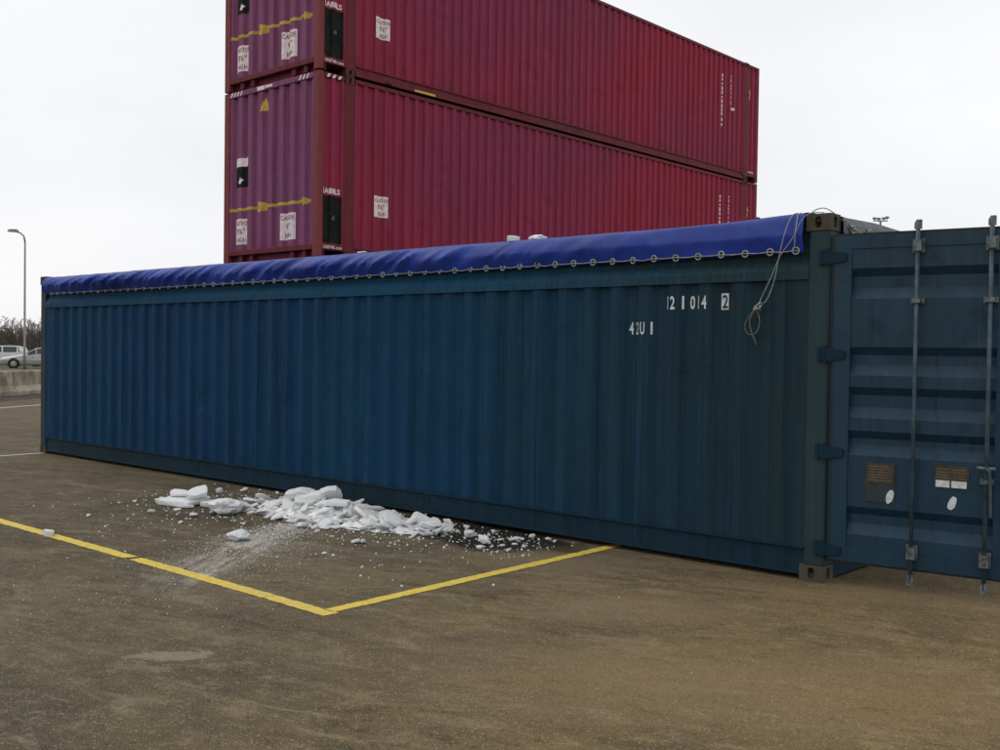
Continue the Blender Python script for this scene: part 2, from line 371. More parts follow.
class Flat(Corr):
    def __init__(s): s.pts = [(0, 0)]
    def d(s, u): return 0

def text_mesh(txt, height, sx=1.0, bold=0.0, spacing=1.0):
    """lettering as a flat mesh, cap height as given, origin at lower left"""
    c = bpy.data.curves.new('lettering', 'FONT'); c.body = txt; c.size = 1; c.offset = bold; c.space_character = spacing; c.resolution_u = 3
    o = bpy.data.objects.new('lettering', c); COL.objects.link(o)
    dg = bpy.context.evaluated_depsgraph_get(); me = bpy.data.meshes.new_from_object(o.evaluated_get(dg))
    bpy.data.objects.remove(o); bpy.data.curves.remove(c)
    xs = [v.co.x for v in me.vertices]; ys = [v.co.y for v in me.vertices]
    k = height/(max(ys)-min(ys)); x0, y0 = min(xs), min(ys)
    for v in me.vertices: v.co = ((v.co.x-x0)*k*sx, (v.co.y-y0)*k, 0)
    return me
def shift(me, dx, dy):
    for v in me.vertices: v.co.x += dx; v.co.y += dy
    return me
def width(me): xs = [v.co.x for v in me.vertices]; return max(xs)-min(xs)
def flatpoly(polys):
    me = bpy.data.meshes.new('patch'); vs = []; fs = []
    for p in polys: fs.append(list(range(len(vs), len(vs)+len(p)))); vs += [(a, b, 0) for a, b in p]
    me.from_pydata(vs, [], fs); me.update(); return me
def rect(u0, u1, z0, z1): return [(u0, z0), (u1, z0), (u1, z1), (u0, z1)]
def decal(name, me, mat, wall, fn, lift, parent):
    wall.conform(me, fn, lift); me.materials.clear(); me.materials.append(mat); return link(name, me, parent)

def casting(sx, sy, sz, cx, cy, cz, hx=1, hy=1, hz=1):
    """ISO corner fitting: a block of sx*sy*sz with its minimum corner at c and rounded openings on the faces hx, hy, hz (+1/-1)"""
    mb = MB(); S = (sx, sy, sz); N = 16
    for ax in range(3):
        a, b = [(1, 2), (2, 0), (0, 1)][ax]
        for side in (-1, 1):
            P = lambda p, q, t: tuple((Vector((cx, cy, cz)) + Vector([{ax: t, a: p, b: q}[i] for i in range(3)]))[:])
            t0 = 0 if side < 0 else S[ax]
            if (hx, hy, hz)[ax] == side:
                ca, cb = S[a]*.5, S[b]*.5; ra, rb = (.33*S[a], .36*S[b])
                if ax != 2: ra, rb = (.022, .034) if a != 2 else (.034, .022)
                if ax != 2:
                    ra, rb = ((.026, .040) if b == 2 else (.040, .026))
                rim = []; outer = []
                for k in range(N):
                    an = 2*math.pi*(k+.5)/N; c_, s_ = math.cos(an), math.sin(an)
                    pw = .7
                    rim.append((ca+ra*math.copysign(abs(c_)**pw, c_), cb+rb*math.copysign(abs(s_)**pw, s_)))
                    mxx = max(abs(c_), abs(s_)); outer.append((ca+S[a]*.5*c_/mxx, cb+S[b]*.5*s_/mxx))
                o = len(mb.v)
                ins = .055*side
                corners = [(0, 0), (S[a], 0), (S[a], S[b]), (0, S[b])]
                mb.v += [P(*q, t0) for q in outer] + [P(*q, t0) for q in rim] + [P(*q, t0-ins) for q in rim]
                for k in range(N):
                    k2 = (k+1) % N
                    mb.f.append([o+k, o+k2, o+N+k2, o+N+k]); mb.f.append([o+N+k, o+N+k2, o+2*N+k2, o+2*N+k])
                mb.f.append([o+2*N+k for k in range(N)])
                # fill the four corners cut off by the outline
                for q in corners:
                    near = sorted(range(N), key=lambda k: (outer[k][0]-q[0])**2+(outer[k][1]-q[1])**2)[:2]
                    mb.v.append(P(*q, t0)); mb.f.append([o+near[0], o+near[1], len(mb.v)-1])
            else:
                o = len(mb.v); mb.v += [P(0, 0, t0), P(S[a], 0, t0), P(S[a], S[b], t0), P(0, S[b], t0)]; mb.f.append([o, o+1, o+2, o+3])
    return mb

# ================================================================== SETTING
g = MB(); g.add([(-900, -500, 0), (500, -500, 0), (500, 1200, 0), (-900, 1200, 0)], [[0, 1, 2, 3]])
struct(g.build('ground', M['ground']))

def ragged_strip(a, b, wd, z, seed, step=.035, jit=.006):
    random.seed(seed); a = Vector(a); b = Vector(b); d = (b-a); n = max(2, int(d.length/step)); d.normalize(); s = Vector((-d.y, d.x))
    mb = MB(); ln = (b-a).length
    for i in range(n+1):
        p = a+d*(ln*i/n)
        for sg in (-1, 1):
            q = p+s*(sg*(wd/2+random.uniform(-jit, jit))) + d*(random.uniform(-.02, .02) if i in (0, n) else 0)
            mb.v.append((q.x, q.y, z))
    mb.f += [[2*i, 2*i+2, 2*i+3, 2*i+1] for i in range(n)]
    return mb
yl = MB()
for a, b, sd_ in [((-13.5, -2.97), (-5.47, -2.965), 1), ((-5.42, -2.965), (-4.12, -2.965), 2), ((-4.05, -2.965), (-2.36, -2.97), 3), ((-2.35, -2.97), (-1.73, -2.98), 4)]:
    q = ragged_strip(a, b, .105, .004, sd_); yl.add(q.v, q.f)
struct(yl.build('parking_line', M['yellow']))
struct(ragged_strip((-1.80, -2.92), (-1.86, .35), .10, .004, 7).build('parking_line', M['yellow']))
struct(ragged_strip((-12.0, -1.6), (-12.16, 1.5), .10, .004, 8).build('road_line', M['whiteline']))
struct(ragged_strip((-21.5, 0.6), (-26.0, 8.4), .16, .004, 9, .3).build('road_line', M['whiteline']))
# dark strip along the barrier and the dry verge beyond it
rd = Vector((-.60, .80, 0)); rn = Vector((.80, .60, 0)); rb = Vector((-30.2, 7.2, 0))
def quad(name, mat, p, l0, l1, w0, w1, z):
    mb = MB(); mb.add([p+rd*l0+rn*w0+Vector((0,0,z)), p+rd*l1+rn*w0+Vector((0,0,z)), p+rd*l1+rn*w1+Vector((0,0,z)), p+rd*l0+rn*w1+Vector((0,0,z))], [[0,1,2,3]])
    return struct(mb.build(name, mat))
quad('dark_strip', M['kerbstrip'], rb, -40, 60, -.2, 1.9, .004)
quad('verge', M['verge'], rb, -60, 90, -45, -.6, .008)

# ================================================================== BLUE OPEN-TOP CONTAINER
LB, WB, HB = 12.192, 2.438, 2.591
blue = thing('open_top_container', 'long dark blue open top shipping container with numbers stencilled on its side', 'container')
def fS(u, d, z): return (u-LB, .012-d, z)           # long side facing the parking bays, u from the far end
sideC = Corr(LB-.437-41*.2776, LB-.437, 41, .036)
side = sideC.wall(fS, .235, 2.15, nz=1)
side = side.build('side_wall', M['blue'], blue)
flat_side = Flat()
mb = MB(); mb.box(-.439, -.13, .012, .02, .22, 2.17); mb.build('end_strip', M['blue'], blue)
mb = MB(); mb.box(-LB+.13, -LB+.375, .012, .02, .22, 2.17); mb.build('end_strip', M['blue'], blue)
backC = Corr(.16, LB-.16, 43, .036)
backC.wall(lambda u, d, z: (u-LB, WB-.012+d, z), .235, 2.15).build('side_wall', M['blue'], blue)
# rails
rp_ = [(-.004, 2.135), (-.004, 2.200), (.046, 2.280), (.046, 2.50), (.105, 2.50), (.105, 2.135)]
MB().prism(rp_, lambda p, q, t: (t, p, q), -LB+.15, -.15).build('top_rail', M['blue_rail'], blue)
MB().prism([(WB-p, q) for p, q in rp_], lambda p, q, t: (t, p, q), -LB+.15, -.15).build('top_rail', M['blue_rail'], blue)
br_ = [(-.006, .225), (-.006, .240), (.07, .240), (.07, .04), (.002, .04), (.002, .052), (.016, .056), (.016, .21), (.010, .225)]
MB().prism(br_, lambda p, q, t: (t, p, q), -LB+.15, -.15).build('bottom_rail', M['blue_low'], blue)
MB().prism([(WB-p, q) for p, q in br_], lambda p, q, t: (t, p, q), -LB+.15, -.15).build('bottom_rail', M['blue_low'], blue)
MB().box(-LB+.1, -.02, .075, WB-.075, .12, .16).build('floor', M['floorwood'], blue)
for k in range(20):
    x = -LB+.45+k*.59
    MB().box(x, x+.05, .075, WB-.075, .04, .118).build('cross_member', M['blue_low'], blue)
for k in range(9):
    x = -LB+1.2+k*1.22
    MB().tube([(x, .06, 2.47), (x, .4, 2.50), (x, WB/2, 2.53), (x, WB-.4, 2.50), (x, WB-.06, 2.47)], .02).build('roof_bow', M['zinc'], blue)
# corner posts and castings
for (x0, x1, far) in ((-.155, -.003, 0), (-LB+.003, -LB+.155, 1)):
    for (y0, y1) in ((.002, .16), (WB-.16, WB-.002)):
        MB().bbox(x0, x1, y0, y1, .115, HB-.115, .01).build('corner_post', M['blue_post'], blue)
for xi, sx in ((-.178, 1), (-LB, -1)):
    for yi, sy in ((-.004, -1), (WB-.158, 1)):
        for zi, sz in ((0, -1), (HB-.118, 1)):
            casting(.178+(.003 if sx > 0 else 0), .162, .118, xi-(.003 if sx < 0 else 0), yi, zi, sx, sy, sz).build('corner_casting', M['cast'], blue)
# front bulkhead (far end), door sill and header
frC = Corr(.16, WB-.16, 8, .04)
frC.wall(lambda u, d, z: (-LB+.05-d-.02, u, z), .16, 2.47).build('front_wall', M['blue'], blue)
MB().box(-LB+.01, -LB+.10, .16, WB-.16, .03, .17).build('front_sill', M['blue_low'], blue)
MB().box(-LB+.01, -LB+.10, .16, WB-.16, 2.46, 2.57).build('front_header', M['blue_rail'], blue)
MB().bbox(-.13, -.01, .16, WB-.16, .01, .155).build('door_sill', M['blue_low'], blue)
MB().bbox(-.13, -.01, .16, WB-.16, 2.435, 2.575).build('door_header', M['blue_rail'], blue)

# doors. local frame: s along the leaf from the hinge, d outward, z up
RZ = [(2.20, 1.99), (1.66, 1.465), (1.385, 1.172), (1.085, .915), (.56, .368)]
def make_door(hinge, ang, mirror, name='door'):
    """ang: opening angle; leaf direction turns from +y (closed) towards +x"""
    a = R(ang); dv = Vector((math.sin(a), math.cos(a)*mirror, 0)); nv = Vector((math.cos(a), -math.sin(a)*mirror, 0)); h = Vector(hinge)
    fn = lambda s, d, z: tuple(h+dv*s+nv*d+Vector((0, 0, z)))
    W_ = 1.16
    mb = MB()
    def bx(s0, s1, d0, d1, z0, z1):
        mb.add([fn(s0,d0,z0),fn(s1,d0,z0),fn(s1,d1,z0),fn(s0,d1,z0),fn(s0,d0,z1),fn(s1,d0,z1),fn(s1,d1,z1),fn(s0,d1,z1)], [[0,3,2,1],[4,5,6,7],[0,1,5,4],[1,2,6,5],[2,3,7,6],[3,0,4,7]])
    bx(.025, .145, -.05, .004, .175, 2.425); bx(W_-.085, W_, -.05, .004, .175, 2.425)
    bx(.145, W_-.085, -.05, .003, 2.335, 2.425); bx(.145, W_-.085, -.05, .003, .175, .27)
    leaf = mb.build(name, M['blue_door'], blue)
    # pressed panel with horizontal recesses
    prof = [(2.335, -.006)]
    for zt, zb in RZ: prof += [(zt, -.006), (zt-.055, -.050), (zb+.075, -.050), (zb, -.006)]
    prof += [(.27, -.006)]
    pm = MB()
    for s in (.145, W_-.085):
        pm.v += [fn(s, d, z) for z, d in prof] + [fn(s, d-.004, z) for z, d in prof]
    n = len(prof)
    for i in range(n-1):
        pm.f.append([i, i+1, 2*n+i+1, 2*n+i]); pm.f.append([n+i, 3*n+i, 3*n+i+1, n+i+1])
    pm.build('pressed_panel', M['blue_door'], leaf)
    gk = MB(); mb = gk
    def gb(s0, s1, d0, d1, z0, z1):
        gk.add([fn(s0,d0,z0),fn(s1,d0,z0),fn(s1,d1,z0),fn(s0,d1,z0),fn(s0,d0,z1),fn(s1,d0,z1),fn(s1,d1,z1),fn(s0,d1,z1)], [[0,3,2,1],[4,5,6,7],[0,1,5,4],[1,2,6,5],[2,3,7,6],[3,0,4,7]])
    gb(.012, W_+.012, -.045, -.012, 2.427, 2.442); gb(.012, W_+.012, -.045, -.012, .158, .173); gb(.010, .023, -.045, -.012, .173, 2.427); gb(W_+.002, W_+.014, -.045, -.012, .173, 2.427)
    gk.build('gasket', M['gasket'], leaf)
    for z in (2.28, 1.605, .925, .245):
        hb = MB()
        pl = [(-.055, z-.042), (-.055, z+.042), (.03, z+.042), (.115, z+.026), (.115, z-.026), (.03, z-.042)]
        hb.prism(pl, lambda p, q, t: fn(p, t, q), .006, .022)
        hb.tube([fn(-.022, .012, z-.062), fn(-.022, .012, z+.062)], .015, 8)
        hb.prism([(-.075, z-.052), (-.075, z+.052), (-.05, z+.052), (-.05, z-.052)], lambda p, q, t: fn(p, t, q), -.01, .024)
        hb.build('hinge', M['blue_low'], leaf)
    for s, lev in ((.585, 0), (1.035, 1)):
        bar = MB(); bar.tube([fn(s, .045, .10), fn(s, .045, 2.475)], .0145, 8); bar.build('locking_bar', M['zinc'], leaf, True)
        for z, hh, ww in ((2.335, .045, .038), (1.97, .018, .045), (.80 if lev else 1.30, .016, .04), (.29, .05, .036)):
            if z == 1.30: continue
            b = MB()
            b.prism([(s-ww, z-hh), (s-ww, z+hh), (s+ww, z+hh), (s+ww, z-hh)], lambda p, q, t: fn(p, t, q), .005, .022)
            b.prism([(s-.026, z-hh*.8), (s-.026, z+hh*.8), (s+.026, z+hh*.8), (s+.026, z-hh*.8)], lambda p, q, t: fn(p, t, q), .022, .068)
            b.build('bar_bracket', M['zinc_dirty'], leaf)
        for z0, z1 in ((2.445, 2.505), (.075, .15)):    # cams at both ends
            b = MB(); sg = 1 if z0 > 1 else -1
            b.prism([(s-.022, z0), (s+.022, z0), (s+.022, z1), (s-.008, z1), (s-.022, z0+.6*(z1-z0))], lambda p, q, t: fn(p, t, q), .026, .058)
            b.build('cam', M['zinc_dirty'], leaf)
        if lev:
            b = MB(); b.tube([fn(s+.006, .062, .885), fn(s+.022, .075, .875), fn(s+.03, .075, .80), fn(s+.034, .07, .58)], .010, 6); b.build('handle', M['zinc'], leaf)
            b = MB(); b.tube([fn(s-.055, .05, .888), fn(s+.055, .05, .888)], .012, 6); b.build('handle_hub', M['zinc_dirty'], leaf)
    return leaf, fn
door, fD = make_door((.002, .014, 0), 82, 1)
door['label'] = 'dark blue container door leaf standing open beside the corner post'
d2, _ = make_door((.002, WB-.014, 0), 2, -1)
flatD = lambda u, d, z: fD(u, d, z)
FL = Flat()
def dplate(s0, s1, z0, z1, mat, th=.004, d0=-.005, name='data_plate'):
    return MB().prism(rect(s0, s1, z0, z1), lambda p, q, t: fD(p, t, q), d0, d0+th).build(name, mat, door)
dplate(.265, .465, .605, .872, M['plate_blue'], .004, name='plate_holder')
dplate(.275, .455, .735, .868, M['plate'], .005, -.001)
for k in range(6):
    dplate(.290 + .01*(k % 3 == 1), .445-.018*(k % 2), .75+k*.019, .756+k*.019, M['plate_line'], .0015, .004, 'print_line')
dplate(.715, .925, .735, .885, M['plate'], .005, -.005)
for k in range(4):
    for c in range(2): dplate(.725+c*.105, .805+c*.105, .80+k*.019, .807+k*.019, M['plate_line'], .0015, .0, 'print_line')
dplate(.722, .808, .742, .786, M['white_mark'], .002, .0, 'paper_label'); dplate(.820, .912, .742, .786, M['white_mark'], .002, .0, 'paper_label')
random.seed(4)
for (cs, cz) in ((.432, .648), (.826, .640)):            # scraped off seal stickers
    poly = [(cs+.022*math.cos(a)*(1+.3*random.random())+.012*math.sin(a), cz+.042*math.sin(a)*(1+.2*random.random())) for a in [k*math.pi/5 for k in range(10)]]
    MB().prism(poly, lambda p, q, t: fD(p, t, q), -.005 if cs > .5 else -.0005, -.003 if cs > .5 else .0015).build('torn_sticker', M['white_mark'], door)

# stencilled numbers on the side (they follow the corrugation)
x = LB-1.335
def stencil(ch, u, z, h, worn=0, lift=.003):
    me = text_mesh(ch, h, .75, .018); k = min(1, .043/width(me))
    for v in me.vertices: v.co.x *= k
    shift(me, u-width(me)/2, z); return decal('stencilled_number', me, M['white_worn' if worn else 'white_mark'], sideC, fS, lift, blue)
for ch, u, worn in (('1', -1.335, 1), ('2', -1.284, 0), ('1', -1.198, 0), ('0', -1.122, 0), ('1', -1.058, 1), ('4', -1.002, 0)):
    stencil(ch, LB+u, 1.94, .103, worn)
bxm = flatpoly([rect(LB-.871, LB-.806, 1.932, 2.055)]); decal('number_box', bxm, M['white_mark'], sideC, fS, .003, blue)
me = text_mesh('2', .10, .75, .015); shift(me, LB-.8385-width(me)/2, 1.943); decal('check_digit', me, M['blue'], sideC, fS, .005, blue)
for ch, u, worn in (('4', -1.688, 0), ('2', -1.62, 1), ('U', -1.562, 0), ('1', -1.482, 0)):
    stencil(ch, LB+u, 1.745, .10, worn)

# ================================================================== TARPAULIN
random.seed(11)
tarp = thing('tarpaulin', 'bright blue tarpaulin laced over the open top of the blue container', 'tarpaulin')
X0, X1 = -LB+.19, -.185
def N1(x, s): return mnoise.noise(Vector((x, s, s*1.7)))
def fold(q, s):            # sharp-crested fold profile
    v = N1(q, s); return (1-abs(v)*2.2)
NX = 760
prof = [(-.014, 2.318, 0), (-.018, 2.335, .25), (-.024, 2.36, .6), (-.030, 2.39, .9), (-.036, 2.42, 1), (-.041, 2.443, 1), (-.040, 2.452, 1), (-.031, 2.48, 1), (-.021, 2.51, .95), (-.010, 2.54, .85), (-.003, 2.558, .7), (.004, 2.568, .55), (.04, 2.575, .4), (.22, 2.585, .3), (.6, 2.60, .3)]
full = prof + [(WB/2, 2.615, .3)] + [(WB-p, q, r_) for p, q, r_ in prof[::-1]]
tm = MB(); npf = len(full)
EY = [-.237 - .199*k for k in range(59)]
for i in range(NX+1):
    x = X0+(X1-X0)*i/NX
    A = .5+.5*math.tanh((-3.2-x)*.9)                 # strong diagonal folds along the far two thirds
    Ae = A*(.65+.5*N1(x*.35, 9.1))
    near = max(0, 1-abs(x-X1)/1.3)
    hem = abs(math.sin(math.pi*(x-EY[0])/.199))       # scallops between eyelets
    for j, (y, z, wgt) in enumerate(full):
        sgn = 1 if j < npf/2 else -1
        q = x - (1.9+.6*N1(x*.5, 3.9))*(z-2.3)
        ws = math.sin(math.pi*min(1, max(0, (z-2.31)/.26)))**.6 if z < 2.57 else .4
        f = (fold(q*2.6+.6*N1(x*1.7, 8.2), 3.3)*.55 + fold(q*5.2+.4*N1(x*3, 1.2), 6.1)*.45 + fold(q*10.5, 2.7)*.22)*Ae*.14*ws + (N1(q*1.2+z, 2.2)*.026 + fold((x+1.6*z)*1.1, 4.4)*.016)*(1-.7*A)
        f2 = N1(x*9+z*8, 1.1)*.003
        dy = -(f+f2)*wgt*sgn
        dz = (N1(x*.8, 5.5)*.008 + N1(x*2.7, 7.5)*.006 + Ae*fold(q*3.4, 3.3)*.008)*min(1, wgt*1.5) + (.035*near*near if z > 2.48 else 0)
        if z < 2.36: dz += .016*(hem-.5)*(2.36-z)/.06; dy += -.006*hem*sgn
        tm.v.append((x, y+dy, z+dz))
for i in range(NX):
    for j in range(npf-1): a = i*npf+j; tm.f.append([a, a+1, a+npf+1, a+npf])
cov = tm.build('cover_sheet', M['tarp'], tarp, True)
so = cov.modifiers.new('thickness', 'SOLIDIFY'); so.thickness = .003; so.offset = -1
ey_m = MB().lathe([(.0225, -.006), (.0225, .006), (.0330, .006), (.0330, -.006)], lambda x, y, h: (x, -h, y), 14).mesh('eyelet', M['ring'])
eyelet_shade_m = MB().lathe([(.0, -.003), (.0, .003), (.0224, .003), (.0224, -.003)], lambda x, y, h: (x, -h, y), 12).mesh('eyelet_shade', M['dark'])  # solid dark disc, painted shade inside the eyelet ring
for x in EY:
    e = link('eyelet', ey_m, tarp, (x, -.034, 2.338+random.uniform(-.004, .004))); e.rotation_euler = (random.uniform(-.1, .1), 0, random.uniform(-.15, .15)); e.scale = (.86,)*3
    link('eyelet_shade', eyelet_shade_m, e)
# grey end flap over the door header
fl = MB(); nfl = 60
for i in range(nfl+1):
    y = .17+(WB-.34)*i/nfl
    for (xx, zz) in ((-.30, 2.598), (-.05, 2.594), (.010, 2.582), (.022, 2.53), (.020, 2.475), (.022, 2.452)):
        fl.v.append((xx+.010*N1(y*4, zz*3)*(zz < 2.58), y, zz+.008*N1(y*3, 1.5)))
for i in range(nfl):
    for j in range(5): a = i*6+j; fl.f.append([a, a+1, a+7, a+6])
flo = fl.build('end_flap', M['flap'], tarp, True); so = flo.modifiers.new('thickness', 'SOLIDIFY'); so.thickness = .003
for k in range(7):
    y = .30+k*.30
    e = link('eyelet', ey_m, tarp, (.030, y, 2.50)); e.rotation_euler = (0, 0, R(90))
# lacing rope along the hem
random.seed(5)
pts = []
for k, x in enumerate(EY):
    pts += [(x+.018, -.046, 2.336), (x-.018, -.046, 2.336)]
    if k < len(EY)-1: pts.append((x-.0995, -.040, 2.329+random.uniform(-.004, .004)))
lr = MB().tube(pts, .0038, 5).build('lacing_rope', M['rope'], None, True)
tag(lr, 'thin pale rope threaded through the eyelets along the tarpaulin hem', 'rope')
pts = [(.03, .17, 2.56)]
for k in range(7):
    y = .30+k*.30; pts += [(.042, y-.02, 2.50), (.042, y+.02, 2.50), (.036, y+.15, 2.475)]
er = MB().tube(pts, .006, 5).build('lacing_rope', M['rope'], None, True)
tag(er, 'short lacing rope along the grey flap over the container doors', 'rope')
# loose rope hanging from the corner casting
hr = thing('loose_rope', 'loose rope hanging over the tarpaulin from the top corner and tied in a loop', 'rope')
def curve(ps, n=8):
    out = []; P = [Vector(p) for p in ps]; P = [P[0]*2-P[1]]+P+[P[-1]*2-P[-2]]
    for i in range(1, len(P)-2):
        for k in range(n):
            t = k/n; a, b, c, d = P[i-1:i+3]
            out.append(.5*((2*b)+(c-a)*t+(2*a-5*b+4*c-d)*t*t+(3*b-a-3*c+d)*t**3))
    out.append(P[-2]); return out
MB().tube(curve([(-.06, .03, 2.600), (-.14, -.004, 2.599), (-.185, -.05, 2.555), (-.255, -.06, 2.42), (-.345, -.06, 2.30), (-.43, -.03, 2.15), (-.50, -.022, 2.02), (-.535, -.02, 1.945)]), .0034, 6).build('strand', M['rope'], hr, True)
MB().tube(curve([(-.24, .10, 2.605), (-.272, -.01, 2.598), (-.30, -.072, 2.48), (-.345, -.07, 2.31), (-.40, -.03, 2.14), (-.46, -.022, 2.00), (-.53, -.02, 1.94)]), .0034, 6).build('strand', M['rope'], hr, True)
MB().tube(curve([(-.245, .10, 2.605), (-.232, -.01, 2.598), (-.222, -.075, 2.48), (-.236, -.06, 2.36)]), .0034, 6).build('strand', M['rope'], hr, True)
MB().tube(curve([(-.535, -.02, 1.945), (-.60, -.024, 1.88), (-.635, -.022, 1.80), (-.60, -.02, 1.745), (-.54, -.024, 1.76), (-.515, -.022, 1.84), (-.545, -.02, 1.935)]), .0045, 6).build('loop', M['rope_dark'], hr, True)
MB().tube(curve([(-.545, -.03, 1.94), (-.59, -.03, 1.85), (-.575, -.03, 1.76), (-.545, -.03, 1.70), (-.535, -.03, 1.67)]), .0045, 6).build('loop', M['rope_dark'], hr, True)
MB().tube(curve([(-.515, -.015, 1.925), (-.55, -.035, 1.94), (-.535, -.015, 1.955), (-.50, -.035, 1.945), (-.56, -.03, 1.925), (-.525, -.03, 1.965), (-.50, -.03, 1.975)], 5), .006, 6).build('knot', M['rope'], hr, True)
MB().tube(curve([(-.17, .03, 2.592), (-.12, .02, 2.622), (-.06, .03, 2.63), (-.01, .06, 2.60), (.02, .10, 2.56), (.03, .16, 2.54)]), .0034, 6).build('strand', M['rope_dark'], hr, True)

# ================================================================== 45 FT CRIMSON CONTAINERS
XR, YR, ZR, HR, WR, LR = -9.667, 3.109, 2.999, 2.858, 2.555, 13.716
def make_red():
    root = thing('shipping_container', 'x', 'container')
    fSide = lambda u, d, z: (.0-.012+d, u, z)
    fEnd = lambda u, d, z: (u-WR, .03-d, z)
    z0, z1 = .19, HR-.075
    P = [(.50, .73), (LR-.73, LR-.50)]
    # long side: short bay, 40 ft post, main bay, post, short bay
    segs = [(.09, .50, 2), (.73, LR-.73, 55), (LR-.50, LR-.09, 2)]
    walls = []
    for a, b, n in segs:
        c = Corr(a, b, n, .034, .34, .10); walls.append(c)
        zz0 = z0 if n > 5 else .212
        c.wall(fSide, zz0, z1).build('side_wall', M['red'], root)
        c.wall(lambda u, d, z: (-WR+.012-d, u, z), zz0, z1).build('side_wall', M['red'], root)
    for a, b in P:
        for xx in ((-.10, -.004), (-WR+.004, -WR+.10)):
            MB().bbox(*xx, a, b, .118, HR-.118, .008).build('lifting_post', M['red_rail'], root)
    for xx, hs in ((-.16, 1), (-WR, -1)):
        for a, b in P:
            for zz, hz in ((0, -1), (HR-.118, 1)):
                ym = (a+b)/2
                casting(.16, .178, .118, xx, ym-.089, zz, hs, 0, hz).build('corner_casting', M['cast_red'], root)
    # end posts and frames
    for yy in ((.006, .10), (LR-.10, LR-.006)):
        for xx in ((-.15, -.003), (-WR+.003, -WR+.15)):
            MB().bbox(*xx, *yy, .012, HR-.004, .012).build('corner_post', M['red_post'], root)
    ec = Corr(.15, WR-.15, 8, .052, .40, .14)
    ec.wall(fEnd, .20, HR-.10).build('end_wall', M['red_end'], root)
    # doors at the far end
    for a, b in ((.15, WR/2-.004), (WR/2+.004, WR-.15)):
        d = MB().bbox(-b, -a, LR-.07, LR-.02, .17, HR-.11).build('door', M['red'], root)
        for k in (.3, .8):
            MB().tube([(-a-(b-a)*k, LR-.005, .1), (-a-(b-a)*k, LR-.005, HR-.06)], .017).build('locking_bar', M['zinc'], d)
    for yy in ((.012, .10), (LR-.10, LR-.012)):
        MB().bbox(-WR+.15, -.15, *yy, HR-.10, HR-.01).build('end_header', M['red_end'] if yy[0] < 1 else M['red_rail'], root)
        MB().bbox(-WR+.15, -.15, *yy, .125, .215).build('end_sill', M['red_rail'], root)
    # rails
    for sgn, xo in ((1, 0), (-1, -WR)):
        X = lambda v: xo - sgn*v
        for a, b in ((.10, .50), (.73, LR-.73), (LR-.50, LR-.10)):
            main = b-a > 1
            tr = [(.004, HR-.015), (.004, HR-.075), (.065, HR-.075), (.065, HR-.015)]
            MB().prism(tr, lambda p, q, t: (X(p), t, q), a, b).build('top_rail', M['red_rail'], root)
            zb = .03
            bt = [(.004, zb), (.004, zb+.045), (.022, zb+.055), (.022, .165), (.002, .175), (.002, .195), (.08, .195), (.08, zb)]
            if not main: bt = [(.008, .125), (.008, .215), (.08, .215), (.08, .125)]
            MB().prism(bt, lambda p, q, t: (X(p), t, q), a, b).build('bottom_rail', M['red_rail'], root)
    MB().box(-WR+.07, -.07, .05, LR-.05, HR-.055, HR-.03).build('roof_panel', M['red'], root)
    MB().box(-WR+.08, -.08, .10, LR-.10, .13, .17).build('floor', M['floorwood'], root)
    for k in range(22):
        y = .95+k*.565; MB().box(-WR+.08, -.08, y, y+.05, .04, .128).build('cross_member', M['red_rail'], root)
    for yy in ((.56, .72), (LR-.72, LR-.56)): MB().box(-WR+.165, -.165, *yy, .008, .125).build('bolster', M['red_rail'], root)
    for yy in ((.125, .145), (LR-.145, LR-.125)): MB().box(-WR+.02, -.02, *yy, .010, .123).build('gap_plate', M['red_rail'], root)  # plates added to keep sky from showing through under the ends
    # gooseneck tunnel beams showing under the short end
    for xx in (-2.15, -1.85, -.75, -.45):
        MB().box(xx, xx+.09, .05, .123, .02, .127).build('under_beam', M['red_rail'], root)
    # --- markings on the end wall
    U = lambda r: r+WR
    def enddecal(name, polys, mat, lift=.003): return decal(name, flatpoly(polys), mat, ec, fEnd, lift, root)
    for (a, b, c, d) in ((-2.28, -1.91, .31, .735), (-.99, -.63, .31, .735)):
        enddecal('caution_sticker', [rect(U(a), U(b), c, d)], M['sticker'])
        for txt, zz, hh in (('CAUTION', .625, .075), ("9'6\"", .475, .10), ('HIGH', .345, .075)):
            me = text_mesh(txt, hh, .8, .01); k = min(1, .32/width(me))
            for v in me.vertices: v.co.x *= k
            shift(me, U((a+b)/2)-width(me)/2, zz); decal('sticker_print', me, M['sticker_ink'], ec, fEnd, .006, root)
    ar = [(U(-2.53), .865), (U(-1.62), .865), (U(-1.62), .915), (U(-2.53), .915)]
    ar2 = [(U(-1.34), .865), (U(-.42), .865), (U(-.42), .915), (U(-1.34), .915)]
    head = [(U(-.42), .82), (U(-.22), .89), (U(-.42), .96)]
    hd2 = [(U(-.15-.01), .89), (U(-.15-.01), .89)]
    tail = [(U(-1.60), .80), (U(-1.36), .84), (U(-1.36), .94), (U(-1.60), .98)]
    enddecal('arrow_mark', [ar, ar2, head, tail], M['arrow'])
    enddecal('warning_triangle', [[(U(-1.56), 2.44), (U(-1.36), 2.44), (U(-1.46), 2.66)]], M['sticker_yel'])
    enddecal('label_sticker', [rect(U(-2.28), U(-1.88), 1.60, 1.74)], M['sticker'])
    enddecal('placard', [rect(U(-2.28), U(-1.88), 1.26, 1.60)], M['placard'])
    enddecal('placard_mark', [[(U(-2.15), 1.33), (U(-2.09), 1.31), (U(-2.04), 1.38), (U(-2.10), 1.42)]], M['sticker'], .006)
    random.seed(8); polys = []; z = 2.25
    while z > 1.45:
        h = random.uniform(.03, .06); polys.append(rect(U(-.815), U(-.785), z-h, z)); z -= h+random.uniform(.012, .05)
    enddecal('lettering', polys, M['sticker'])
